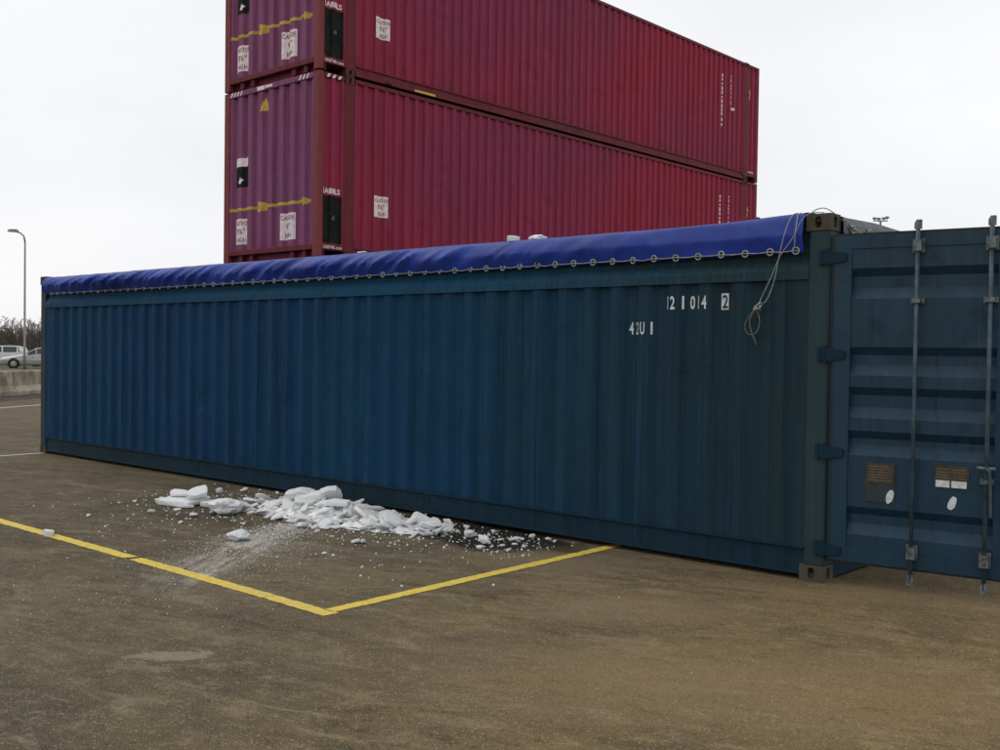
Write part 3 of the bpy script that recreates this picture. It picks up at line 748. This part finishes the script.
    # header stripes and plate on the end header
    def hp(polys, mat, nm):
        for p in polys: MB().add([(a, .008, c) for a, c in p], [[0, 1, 2, 3]]).build(nm, mat, root)
    st = lambda x: [(x, HR-.09), (x+.04, HR-.09), (x+.09, HR-.02), (x+.05, HR-.02)]
    hp([st(-.52+.09*k) for k in range(3)] + [st(-2.38+.09*k) for k in range(4)], M['sticker'], 'hazard_stripe')
    hp([[(-1.62, HR-.085), (-1.42, HR-.085), (-1.42, HR-.025), (-1.62, HR-.025)], [(-1.40, HR-.07), (-1.2, HR-.07), (-1.2, HR-.03), (-1.4, HR-.03)]], M['sticker'], 'header_plate')
    # --- markings on the side
    s0, s1, s2 = walls
    sd_ = lambda nm, polys, mat, wl, lift=.003: decal(nm, flatpoly(polys), mat, wl, fSide, lift, root)
    sd_('label_panel', [rect(.105, .475, .235, .965)], M['placard'], s0)
    me = text_mesh('LABELS', .085, .62, .035); k = .34/width(me)
    for v in me.vertices: v.co.x *= k
    shift(me, .115, .995); decal('lettering', me, M['sticker'], s0, fSide, .003, root)
    sd_('placard_mark', [[(.27, .60), (.33, .58), (.37, .63), (.33, .66), (.29, .65)], [(.24, .70), (.26, .69), (.27, .71)]], M['zinc'], s0, .006)
    me = text_mesh('UNIT45.com', .05, .8, .012); k = .37/width(me)
    for v in me.vertices: v.co.x *= k
    shift(me, .11, .145)
    FL.conform(me, lambda u, d, z: (-.0055+d, u, z), .0); me.materials.clear(); me.materials.append(M['sticker']); link('lettering', me, root)
    sd_('caution_sticker', [rect(1.14, 1.47, .735, 1.075)], M['sticker'], s1)
    for txt, zz, hh in (('CAUTION', .975, .062), ("9'6\"", .865, .08), ('HIGH', .76, .062)):
        me = text_mesh(txt, hh, .8, .01); k = min(1, .29/width(me))
        for v in me.vertices: v.co.x *= k
        shift(me, 1.305-width(me)/2, zz); decal('sticker_print', me, M['sticker_ink'], s1, fSide, .006, root)
    MB().box(-.004, .001, 2.0, 2.48, .034, .072).build('height_tape', M['sticker_yel'], root)
    MB().tube([(-.02, 1.40, .05), (.03, 1.40, .05), (.05, 1.40, .02)], .03, 8).build('rail_lug', M['cast_red'], root)
    random.seed(9)
    for uu, zt, zb, ww in ((11.95, 2.38, 1.15, .07), (12.33, 2.40, 1.78, .08), (12.36, 1.66, 1.60, .16)):
        polys = []; z = zt
        while z > zb:
            h = random.uniform(.045, .10); polys.append(rect(uu, uu+ww, z-h, z)); z -= h+random.uniform(.015, .06)
        sd_('lettering', polys, M['sticker'], s1)
    sd_('arrow_sticker', [[(13.18, 2.13), (13.36, 2.13), (13.27, 2.30)], [(13.2, 2.0), (13.3, 1.97), (13.3, 2.1), (13.24, 2.1)]], M['sticker_yel'], s2)
    sd_('lettering', [rect(13.24, 13.40, .215, .255), rect(13.42, 13.56, .215, .25)], M['sticker'], s2)
    # lashing stripes under the roof at the short bay
    hp2 = [[(.0025, .14+.11*k, HR-.085), (.0025, .19+.11*k, HR-.085), (.0025, .23+.11*k, HR-.03), (.0025, .18+.11*k, HR-.03)] for k in range(3)]
    for p in hp2: MB().add(p, [[0, 1, 2, 3]]).build('hazard_stripe', M['sticker'], root)
    return root
red = make_red()
red.location = (XR, YR, ZR)
red['label'] = 'middle crimson container of the stack, directly above the blue tarpaulin line'; red['group'] = 'stacked crimson containers'
upc = copy_tree(red); upc.location = (XR+.006, YR-.006, ZR+HR+.004); upc['label'] = 'topmost crimson container of the stack, cut off against the white sky'
loc_ = copy_tree(red); loc_.location = (XR-.01, YR+.015, ZR-HR-.004); loc_['label'] = 'lowest crimson container of the stack, hidden behind the blue container'
for px_, py_ in ((XR-.1, YR+.62), (XR-WR+.1, YR+.62), (XR-.1, YR+LR-.62), (XR-WR+.1, YR+LR-.62)):
    o = MB().bbox(-.22, .22, -.22, .22, 0, ZR-HR-.004).build('concrete_pad', M['pad']); o.location = (px_, py_, 0)
    tag(o, 'square concrete pad under a corner of the lowest crimson container', 'pad', 'pads under the container stack')

# brown container stack glimpsed behind
def plain_container(name, label, loc, mat, w, l, h):
    root = thing(name, label, 'container', loc)
    c = Corr(.17, l-.17, int(l/.28), .036)
    c.wall(lambda u, d, z: (-.012+d, u, z), .16, h-.08).build('side_wall', mat, root)
    c.wall(lambda u, d, z: (-w+.012-d, u, z), .16, h-.08).build('side_wall', mat, root)
    e = Corr(.16, w-.16, 8, .04)
    e.wall(lambda u, d, z: (u-w, .03-d, z), .12, h-.1).build('end_wall', mat, root)
    MB().bbox(-w+.16, -.16, l-.07, l-.02, .15, h-.1).build('door', mat, root)
    for xx in ((-.155, -.004), (-w+.004, -w+.155)):
        for yy in ((.004, .155), (l-.155, l-.004)): MB().bbox(*xx, *yy, .116, h-.116, .01).build('corner_post', mat, root)
        for zz in ((.03, .165), (h-.085, h-.01)): MB().bbox(*(xx if 0 else ((-.075, -.006) if xx[0] > -.5 else (-w+.006, -w+.075))), .16, l-.16, *zz, .006).build('side_rail', mat, root)
    for yy in ((.01, .10), (l-.10, l-.01)):
        for zz in ((.03, .14), (h-.11, h-.01)): MB().bbox(-w+.16, -.16, *yy, *zz, .006).build('end_rail', mat, root)
    for xi, sx in ((-.162, 1), (-w, -1)):
        for yi, sy in ((0, -1), (l-.178, 1)):
            for zi, sz in ((0, -1), (h-.118, 1)): casting(.162, .178, .118, xi, yi, zi, sx, sy, sz).build('corner_casting', M['cast_red'], root)
    MB().box(-w+.07, -.07, .1, l-.1, h-.05, h-.025).build('roof_panel', mat, root)
    return root
bl = plain_container('shipping_container', 'brown container whose upper corner peeps out behind the crimson stack', (-12.62, 22.3, 2.93), M['brown'], 2.438, 6.058, 2.896)
bl2 = copy_tree(bl); bl2.location = (-12.63, 22.31, .03); bl2['label'] = 'lower brown container standing on the ground behind the crimson stack'

# ================================================================== ICE
random.seed(21)
def slab_mesh(seed, flat, n=9):
    rnd = random.Random(seed); bm = bmesh.new()
    pts = []
    for k in range(n):
        a = 2*math.pi*k/n+rnd.uniform(-.25, .25); r = rnd.uniform(.72, 1.05)
        pts.append((r*math.cos(a), r*math.sin(a)))
    for p in pts:
        for zz in (-1, 1):
            sh = rnd.uniform(.78, 1.0); bm.verts.new((p[0]*sh+rnd.uniform(-.06, .06), p[1]*sh+rnd.uniform(-.06, .06), zz*flat*rnd.uniform(.55, 1.05)))
    bm.verts.new((rnd.uniform(-.3, .3), rnd.uniform(-.3, .3), flat*1.25))
    r_ = bmesh.ops.convex_hull(bm, input=bm.verts[:])
    bmesh.ops.delete(bm, geom=[v for v in bm.verts if not v.link_faces], context='VERTS')
    bmesh.ops.bevel(bm, geom=bm.edges[:], offset=.022, segments=1, affect='EDGES')
    me = bpy.data.meshes.new('ice_chunk'); bm.to_mesh(me); bm.free(); me.materials.append(M['ice']); return me
def lump_mesh(seed, flat):
    rnd = random.Random(seed); bm = bmesh.new(); bmesh.ops.create_icosphere(bm, subdivisions=3, radius=1); off = Vector((rnd.uniform(-9, 9), seed, 3))
    for v in bm.verts:
        k = 1+.42*mnoise.noise(v.co*1.2+off)+.22*mnoise.noise(v.co*2.9+off)+.08*mnoise.noise(v.co*7+off); v.co = Vector((v.co.x*k, v.co.y*k, v.co.z*k*flat))
    me = bpy.data.meshes.new('ice_chunk'); bm.to_mesh(me); bm.free(); me.materials.append(M['ice'])
    return me
slabs = [slab_mesh(100+k, random.uniform(.22, .45)) for k in range(12)]
lumps = [lump_mesh(200+k, random.uniform(.5, .75)) for k in range(5)]
def ice(me, x, y, size, z=None, tilt=.2, label=None, group=None, rz=None, yx=1.0, squash=1):
    o = link('ice_chunk', me); o.rotation_euler = (random.uniform(-tilt, tilt), random.uniform(-tilt, tilt), random.uniform(0, 6.28) if rz is None else rz)
    o.scale = (size, size*yx, size*squash)
    mat = Matrix.LocRotScale(None, o.rotation_euler, o.scale)
    zmin = min((mat @ v.co).z for v in me.vertices)
    o.location = (x, y, -zmin*.96 + (z or 0)); tag(o, label, 'ice', group); return o
G1 = 'ice chunks heaped against the container'; G2 = 'ice chunks scattered on the asphalt'
named = [
 (slabs[0], -6.22, -1.20, .30, 'wide flat ice slab lying apart from the heap at its far end', .75, .36),
 (slabs[3], -6.46, -1.34, .15, 'flat ice piece tucked against the wide slab apart from the heap', .8, .45),
 (slabs[4], -5.98, -1.08, .16, 'thin ice piece overlapping the wide slab apart from the heap', .8, .6),
 (slabs[10], -6.33, -1.02, .13, 'small upright ice piece behind the wide lone slab', .8, .8),
 (lumps[0], -5.42, -1.28, .15, 'squat snowy block between the lone slab and the heap', 1, .75),
 (lumps[1], -4.17, -1.97, .095, 'knobbly white ice lump alone between heap and yellow line', .9, .8),
 (lumps[2], -2.98, -.46, .05, 'small ice lump on the wet asphalt past the end of the heap', .9, .9),
 (slabs[5], -5.41, -2.985, .055, 'small ice lump resting on the yellow parking line', .9, 1.2),
]
for k, (x, y, sz, zz, lab) in enumerate(((-6.10, -1.16, .15, .085, 'flat ice plate lying on top of the wide lone slab'), (-6.33, -1.24, .13, .08, 'smaller tilted plate on the wide lone slab'), (-6.02, -1.33, .10, 0, 'ice splinter leaning on the near edge of the lone slab'))):
    ice(slabs[7+k], x, y, sz, zz, .3, lab, G2, None, .7, .45)
for me, x, y, s, lab, yx, sq in named: ice(me, x, y, s, 0, .12, lab, G2, None, yx, sq)
HC = (-4.55, -.56); HRX, HRY, HH = 1.30, .50, .165
def heap_h(x, y):
    e = math.sqrt(((x-HC[0])/HRX)**2+((y-HC[1])/HRY)**2)
    if e >= 1: return 0
    return HH*(1-e**1.6)*(.75+.25*math.sin(x*5+1))*(1.25 if x < HC[0] else .85)
# snow mass at the core of the heap
hm = MB(); nx, ny = 130, 60
for i in range(nx+1):
    for j in range(ny+1):
        x = HC[0]-HRX*1.05+2.1*HRX*i/nx; y = HC[1]-HRY*1.05+2.1*HRY*j/ny
        h = heap_h(x, y)
        rg = mnoise.noise(Vector((x*6, y*6, 0)))*.5+mnoise.noise(Vector((x*15, y*15, 3)))*.45+mnoise.cell(Vector((x*14+y*5, y*14-x*4, 1)))*.35-.2
        hm.v.append((x, y, max(-.01, h*(.70+.55*rg)-.010+(.03*rg if h > .03 else 0))))
for i in range(nx):
    for j in range(ny): a = i*(ny+1)+j; hm.f.append([a, a+ny+1, a+ny+2, a+1])
ho = hm.build('crushed_ice', M['ice']); ho['kind'] = 'stuff'; tag(ho, 'crushed white ice and snow at the core of the heap', 'ice')
# two big pieces on top
ice(lumps[3], -5.30, -.50, .15, .06, .1, 'big rounded snow block on top of the heap', G1, None, 1, .85)
o = ice(slabs[7], -4.93, -.55, .24, .14, 0, 'long tilted ice slab lying on top of the heap', G1, None, .45, .36); o.rotation_euler = (R(8), R(-14), R(42))
o = ice(slabs[8], -4.55, -.62, .17, .11, 0, 'flat ice plate beside the tilted slab on top of the heap', G1, None, .7, .5)
o = ice(slabs[2], -3.62, -.42, .15, .02, 0, 'pointed ice plate standing up at the wet end of the heap', G1, None, .6, .6); o.rotation_euler = (R(40), R(20), R(40))
o = ice(slabs[9], -3.42, -.50, .13, .0, .25, 'broken ice block on dark wet asphalt at the heap end', G1, None, .8, .9)
cnt = 0; rnd = random.Random(77); random.seed(77)
def ice_words(me, sz): return ('knobbly lump' if me in lumps else 'angular plate'), ('large' if sz > .085 else 'mid-sized' if sz > .05 else 'small')
while cnt < 240:
    a = rnd.uniform(0, 6.28); r = math.sqrt(rnd.random()); x = HC[0]+HRX*1.12*r*math.cos(a); y = HC[1]+HRY*1.15*r*math.sin(a)
    sz = rnd.choice((.03, .035, .04, .05, .06, .07, .085, .10, .13))*(1.12-.35*r)
    if y+sz > -.05: continue
    me = rnd.choice(slabs*3+lumps); sh, big_ = ice_words(me, sz)
    zone = 'on the crest of the heap' if heap_h(x, y) > .15 else 'at the wet end of the heap' if x > HC[0]+.75 else 'at the end of the heap by the lone slab' if x < HC[0]-.75 else 'between the heap and the container rail' if y > HC[1] else 'on the slope of the heap towards the yellow line'
    ice(me, x, y, sz, heap_h(x, y)*.66-.016, .6, '%s %s of white ice %s' % (big_, sh, zone), G1, None, rnd.uniform(.5, 1), rnd.uniform(.25, .6)); cnt += 1
cnt = 0
while cnt < 130:
    t = rnd.random()
    if t < .40: x = rnd.uniform(-6.9, -5.2); y = rnd.gauss(-.75, .55); zone = 'strewn between the lone slab and the container'
    elif t < .85: x = rnd.uniform(-3.6, -2.3); y = rnd.gauss(-.36, .22); zone = 'strewn on the wet asphalt past the heap'
    else: x = rnd.gauss(-4.3, .8); y = rnd.gauss(-1.5, .4); zone = 'strewn between the heap and the yellow line'
    sz = .010+.05*rnd.random()**2.6
    if y+sz > -.03 or heap_h(x, y) > .02: continue
    me = rnd.choice(slabs+lumps); sh, _ = ice_words(me, sz); big_ = 'small' if sz > .025 else 'tiny'
    ice(me, x, y, sz, 0, .25, '%s %s of ice %s' % (big_, sh, zone), G2, None, rnd.uniform(.6, 1), rnd.uniform(.6, 1)); cnt += 1
# on the tarpaulin
for x, y, s, sq, lab in ((-3.00, .06, .095, .75, 'broken ice piece lying on the tarpaulin edge above the stencilled numbers'), (-2.76, .12, .08, .75, 'smaller ice piece beside another on top of the tarpaulin'), (-5.05, .06, .05, .6, 'thin patch of snow left on the tarpaulin edge far along')):
    ice(lumps[4] if s < .09 else slabs[6], x, y, s, 2.560, .15, lab, 'ice left on the tarpaulin', None, .8, sq)
# crumbs, powder and grit: nobody could count these
def crumbs(name, label, cat, gen, n, mat, seed):
    rnd = random.Random(seed); mb = MB(); k = 0
    while k < n:
        x, y, s = gen(rnd)
        if y > -.015 - s and -12.2 < x < .2: continue
        k += 1; a = rnd.uniform(0, 6.28); h = s*rnd.uniform(.5, 1.1)
        q = [(x+s*rnd.uniform(.6, 1.1)*math.cos(a+t), y+s*rnd.uniform(.6, 1.1)*math.sin(a+t), 0) for t in (0, 1.57, 3.14, 4.71)]
        c = (x+rnd.uniform(-.4, .4)*s, y+rnd.uniform(-.4, .4)*s)
        mb.add([(p[0], p[1], -.001) for p in q]+[(c[0]+.55*(p[0]-x), c[1]+.55*(p[1]-y), h) for p in q], [[0,1,5,4],[1,2,6,5],[2,3,7,6],[3,0,4,7],[4,5,6,7]])
    o = mb.build(name, mat); o['kind'] = 'stuff'; return tag(o, label, cat)
def gen_heap(r):
    t = r.random()
    if t < .40: x, y = r.gauss(-4.5, .95), r.gauss(-.85, .38)
    elif t < .62: x, y = r.uniform(-7.4, -5.0), r.gauss(-.8, .6)
    elif t < .85: x, y = r.uniform(-3.7, -2.1), r.gauss(-.5, .35)
    else: x, y = r.gauss(-4.4, 1.3), r.gauss(-1.7, .7)
    return x, y, .0025+.012*r.random()**4
crumbs('ice_crumbs', 'tiny white ice crumbs spilled around the heap', 'ice', gen_heap, 2300, M['ice'], 31)
d_ = Vector((.60, -.80))
def gen_streak(r):
    t = abs(r.gauss(.2, 1.05)); p = Vector((-4.55, -1.15))+d_*t; k = r.gauss(0, .10+.13*t); p += Vector((.80, .60))*k
    return p.x, p.y, .0014+.0042*r.random()**4
crumbs('ice_powder', 'powdered ice streak swept from the heap across the yellow line', 'ice', gen_streak, 9000, M['ice'], 32)
M['grit'] = plain('grit_stone', (.24, .215, .165), .9, var=.5, scale=3)
def gen_grit(r):
    a = r.uniform(-.62, .62); dd = 3.3+8*r.random()**1.6
    v = Vector((fw.x, fw.y)).normalized(); v = Vector((v.x*math.cos(a)-v.y*math.sin(a), v.x*math.sin(a)+v.y*math.cos(a)))
    return 3.203+v.x*dd, -6.968+v.y*dd, .0012+.0040*r.random()**3.5
crumbs('grit', 'fine pale grit scattered over the worn asphalt', 'grit', gen_grit, 14000, M['grit'], 33)

# ================================================================== FAR LEFT: barrier, cars, lamp, trees
bprof = [(-.30, 0), (-.30, .12), (-.17, .30), (-.12, .72), (-.10, .75), (.10, .75), (.12, .72), (.17, .30), (.30, .12), (.30, 0)]
BL = 3.0; bmm = MB().prism(bprof, lambda p, q, t: (t, p, q), .012, BL-.012); bmm = bmm.mesh('barrier_body', M['conc'])
for k in range(-3, 5):
    b = thing('concrete_barrier', ['weathered concrete barrier block in line with the lamp post', 'stained concrete barrier block hidden behind the blue container'][k > 0] if k >= 0 else 'concrete barrier block in the row short of the lamp post', 'barrier', rb+rd*(k*BL-.1), math.atan2(rd.y, rd.x), 'concrete barrier row')
    link('barrier_body', bmm, b)
    
C0 = Vector((3.203, -6.968, 0))
def at(px, dist):            # ground point in the direction of a picture column, at a depth
    v = fw+r2*((px-500)/1049.8); v = Vector((v.x, v.y, 0)); return C0+v*dist
def make_car(label, loc, heading, paintm, wagon, group='cars parked beyond the barrier'):
    root = thing('parked_car', label, 'car', loc, math.atan2(heading.y, heading.x), group)
    Lc = 4.4
    # stations: x, shoulder z, top z, top half-width
    if wagon: st = [(2.2, .55, .62, .62), (2.05, .66, .74, .70), (1.2, .84, .92, .74), (.85, .90, .97, .74), (.15, .93, 1.42, .58), (-.4, .95, 1.49, .57), (-1.4, .97, 1.48, .57), (-1.95, .98, 1.40, .56), (-2.12, .96, 1.00, .66), (-2.2, .6, .66, .66)]
    else: st = [(2.2, .52, .58, .62), (2.05, .62, .70, .70), (1.15, .80, .87, .74), (.8, .86, .92, .74), (.0, .90, 1.36, .57), (-.5, .92, 1.42, .56), (-1.0, .93, 1.38, .56), (-1.6, .93, .99, .70), (-2.1, .90, .95, .70), (-2.2, .56, .62, .66)]
    mb = MB(); n = 10
    for i, (x, s, t, tw) in enumerate(st):
        e = .93 if i in (0, len(st)-1) else 1
        h = [(.70*e, .20), (.83*e, .32), (.86*e, .55 if s > .6 else s*.8), (.84*e, s), (tw, t)]
        mb.v += [(x, -a, b) for a, b in h]+[(x, a, b) for a, b in h[::-1]]
    for i in range(len(st)-1):
        for k in range(n): mb.f.append([i*n+k, i*n+(k+1) % n, (i+1)*n+(k+1) % n, (i+1)*n+k])
    mb.f += [list(range(n)), [(len(st)-1)*n+k for k in range(n)][::-1]]
    mb.build('body', paintm, root, False)
    # glass panes just proud of the cabin
    def pane(i, a0, a1, b0, b1, side):       # between stations i and i+1
        (x0, s0, t0, w0), (x1, s1, t1, w1) = st[i], st[i+1]
        P = lambda x, s, t, w_, k: (x, side*((.84*(1-k)+w_*k)+.006), s*(1-k)+t*k+.003)
        L_ = lambda a, b, t: tuple(p*(1-t)+q*t for p, q in zip(a, b))
        q = [L_(P(x0, s0, t0, w0, b0), P(x1, s1, t1, w1, b0), a0), L_(P(x0, s0, t0, w0, b0), P(x1, s1, t1, w1, b0), a1), L_(P(x0, s0, t0, w0, b1), P(x1, s1, t1, w1, b1), a1), L_(P(x0, s0, t0, w0, b1), P(x1, s1, t1, w1, b1), a0)]
        return MB().add(q, [[0, 1, 2, 3]]).build('window_pane', M['glass'], root)
    for sd2 in (-1, 1):
        pane(3, .35, .97, .12, .86, sd2); pane(4, .06, .94, .10, .86, sd2); pane(5, .06, .94, .10, .86, sd2)
        if wagon: pane(6, .06, .85, .12, .86, sd2)
    def cross(i, b0, b1):
        (x0, s0, t0, w0), (x1, s1, t1, w1) = st[i], st[i+1]
        f = lambda k: (x0+(x1-x0)*k+(.012 if x1 < x0 and t1 > t0 else -.012), (w0+(w1-w0)*k)*.9, t0+(t1-t0)*k+.008)
        a, b = f(b0), f(b1); return MB().add([(a[0], -a[1], a[2]), (a[0], a[1], a[2]), (b[0], b[1], b[2]), (b[0], -b[1], b[2])], [[0, 1, 2, 3]])
    cross(3, .08, .92).build('windscreen', M['glass'], root)
    cross(7 if wagon else 6, .1, .9).build('rear_window', M['glass'], root)
    for sd2 in (-1, 1):
        for x in (1.35, -1.32):
            o = MB().lathe([(.0, .862), (.0, .866), (.36, .866), (.36, .862)], lambda p, q, h: (x+p, sd2*h, .32+q*1.0), 18).build('arch_shade', M['dark'], root)  # flat dark disc, painted shade of the wheel well
            wv = MB().lathe([(.19, .70), (.19, .89), (.29, .895), (.315, .87), (.315, .70)], lambda p, q, h: (x+p, sd2*h, .315+q), 18).build('wheel', M['tyre'], root)
            MB().lathe([(.0, .80), (.0, .885), (.06, .885), (.19, .87), (.19, .80)], lambda p, q, h: (x+p, sd2*h, .315+q), 12).build('rim', M['rim'], wv)
        MB().bbox(2.08, 2.17, sd2*.62-.14, sd2*.62+.14, .54, .66, .02).build('headlight', M['lightglass'], root)
        MB().bbox(-2.195, -2.13, sd2*.66-.12, sd2*.66+.12, .66, .84, .02).build('tail_light', M['redglass'], root)
        MB().bbox(.62, .78, sd2*.94-.08, sd2*.94+.08, .93, 1.05, .02).build('wing_mirror', paintm, root)
        MB().box(.15, .27, sd2*.866-.008, sd2*.866+.008, .72, .75).build('door_handle', M['zinc'], root)
    MB().bbox(2.10, 2.25, -.70, .70, .24, .42, .03).build('bumper', paintm, root); MB().bbox(-2.25, -2.10, -.70, .70, .26, .44, .03).build('bumper', paintm, root)
    return root
vdir = Vector((fw.x-.45*r2.x, fw.y-.45*r2.y, 0)).normalized(); side_r = Vector((vdir.y*-1*-1, -vdir.x, 0)).normalized()
hd = -Vector((vdir.y, -vdir.x, 0))
make_car('silver saloon car parked side on behind the lamp post', at(36, 70), hd, M['carsilver'], False)
make_car('white estate car parked behind the bonnet of the silver saloon', at(-4, 75), hd, M['carwhite'], True)
make_car('white estate car parked behind the cabin of the silver saloon', at(56, 76.5), hd, M['carwhite'], True)

lb = at(24.5, 66)
lamp = thing('street_lamp', 'tall grey street lamp with one curved arm beside the parked cars', 'street lamp', lb)
lv = hd*1.0
MB().tube([(0, 0, 0), (0, 0, .9), (0, 0, 1.0), (0, 0, 8.0)], [.10, .10, .075, .055], 8).build('pole', M['lampsteel'], lamp, True)
MB().tube([Vector((0, 0, 8.0)), Vector((0, 0, 8.35))+lv*.06, Vector((0, 0, 8.55))+lv*.25, Vector((0, 0, 8.62))+lv*.5], [.055, .05, .045, .045], 8).build('arm', M['lampsteel'], lamp, True)
hb = MB(); c = Vector((0, 0, 8.64))
for k, (t, wd, hh) in enumerate(((.36, .07, .07), (.48, .15, .13), (.85, .16, .12), (1.0, .08, .06))):
    p = c+lv*t; s = Vector((lv.y, -lv.x, 0)).normalized(); hb.v += [tuple(p+s*wd+Vector((0, 0, -hh*.4))), tuple(p+s*wd*.7+Vector((0, 0, hh))), tuple(p-s*wd*.7+Vector((0, 0, hh))), tuple(p-s*wd+Vector((0, 0, -hh*.4)))]
hb.f += [[k*4+i, k*4+(i+1) % 4, (k+1)*4+(i+1) % 4, (k+1)*4+i] for k in range(3) for i in range(4)]+[[0, 1, 2, 3], [15, 14, 13, 12]]
hb.build('lamp_head', M['lampsteel'], lamp)

# floodlight mast far behind the doors
mast = thing('floodlight_mast', 'distant floodlight mast whose head shows above the container flap', 'floodlight', at(877, 150))
MB().tube([(0, 0, 0), (0, 0, 20.9)], [.32, .16], 8).build('pole', M['lampsteel'], mast, True)
MB().tube([-r2*1.0+Vector((0, 0, 20.9)), r2*1.0+Vector((0, 0, 20.9))], .09, 6).build('crossbar', M['lampsteel'], mast)
for k, (t, dz) in enumerate(((-.85, .25), (-.25, .20), (.45, .25), (.95, .38))):
    p = r2*t+Vector((0, 0, 21.0+dz)); MB().bbox(p.x-.22, p.x+.22, p.y-.22, p.y+.22, p.z-.16, p.z+.16, .04).tube([p-Vector((0, 0, .36)), p], .04, 5).build('floodlight', M['lampsteel'], mast)

def make_tree(seed, h):
    rnd = random.Random(seed); tk = MB(); cr = MB()
    lean = Vector((rnd.uniform(-.04, .04), rnd.uniform(-.04, .04), 1))
    tk.tube([Vector((0, 0, -.05)), lean*h*.3, lean*h*.62, lean*h*.97], [.11, .085, .05, .012], 6)
    def branch(p, d, l, r, lev):
        q = p+d*l*.5+Vector((0, 0, l*.04)); e = p+d*l+Vector((0, 0, l*.16))
        cr.tube([p, q, e], [r, r*.7, r*.3], 3, False)
        if lev == 0: return
        for k in range(5 if lev == 2 else 4):
            t = rnd.uniform(.25, 1); b = p+(e-p)*t
            nd = (d+Vector((rnd.uniform(-.8, .8), rnd.uniform(-.8, .8), rnd.uniform(-.1, .75)))).normalized()
            branch(b, nd, l*rnd.uniform(.35, .6), r*.55, lev-1)
    for k in range(26):
        t = .16+.8*k/26; a = rnd.uniform(0, 6.28); d = Vector((math.cos(a), math.sin(a), rnd.uniform(.5, 1.2))).normalized()
        branch(lean*h*t, d, h*(.34*(1.05-t)+.05)*rnd.uniform(.7, 1.2), .028*(1.15-t)+.012, 2)
    return tk.mesh('trunk', M['bark'], True), cr.mesh('crown', M['twig'])
variants = [make_tree(300+k, 3.4+.3*k) for k in range(4)]
rnd = random.Random(3)
for k in range(110):
    px_ = -90+k*1.5+rnd.uniform(-2, 2); dist = rnd.uniform(112, 160)
    s = rnd.uniform(.75, 1.2)
    t = thing('bare_tree', '%s leafless tree in the %s of the thicket beyond the parked cars' % ('tall' if s > 1.05 else 'middling' if s > .9 else 'low', 'front edge' if dist < 128 else 'middle' if dist < 144 else 'back'), 'tree', at(px_, dist), rnd.uniform(0, 6.28), 'leafless trees on the horizon')
    s = s*1.0; t.scale = (s, s, s)
    tk, cr_ = variants[k % 4]; link('trunk', tk, t); link('crown', cr_, t)

# far wood closing the horizon all round
def far_tree(seed, h):
    rnd = random.Random(seed); mb = MB(); mb.tube([(0, 0, -.1), (rnd.uniform(-.2, .2), 0, h*.95)], [.14, .02], 3, False)
    for k in range(34):
        t = .12+.82*k/34; a = rnd.uniform(0, 6.28); l = h*(.36*(1.05-t)+.05)*rnd.uniform(.7, 1.2)
        p = Vector((0, 0, h*t)); e = p+Vector((math.cos(a), math.sin(a), rnd.uniform(.5, 1.1))).normalized()*l
        mb.tube([p, e], [.05, .015], 3, False)
        for q in range(5):
            b = p.lerp(e, rnd.uniform(.3, 1)); mb.tube([b, b+Vector((rnd.uniform(-.6, .6), rnd.uniform(-.6, .6), rnd.uniform(0, .8)))*l*.5], [.03, .01], 3, False)
    return mb
ft = [far_tree(500+k, 6.5+k*.6) for k in range(3)]
wood = MB(); rnd = random.Random(12)
for k in range(300):
    a = rnd.uniform(-1.75, 1.75); dd = rnd.uniform(215, 290); v = Vector((fw.x*math.cos(a)-fw.y*math.sin(a), fw.x*math.sin(a)+fw.y*math.cos(a), 0)).normalized()
    o = C0+v*dd; f_ = ft[k % 3]; r_ = rnd.uniform(0, 6.28); sc = rnd.uniform(.75, 1.15); c_, s_ = math.cos(r_)*sc, math.sin(r_)*sc
    wood.add([(o.x+x*c_-y*s_, o.y+x*s_+y*c_, z*sc) for x, y, z in f_.v], f_.f)
me = bpy.data.meshes.new('far_wood'); me.from_pydata(wood.v, [], wood.f); me.update(); me.materials.append(M['twig'])
fwood = struct(link('far_wood', me), 'stuff'); tag(fwood, 'distant band of leafless woodland along the horizon', 'wood')
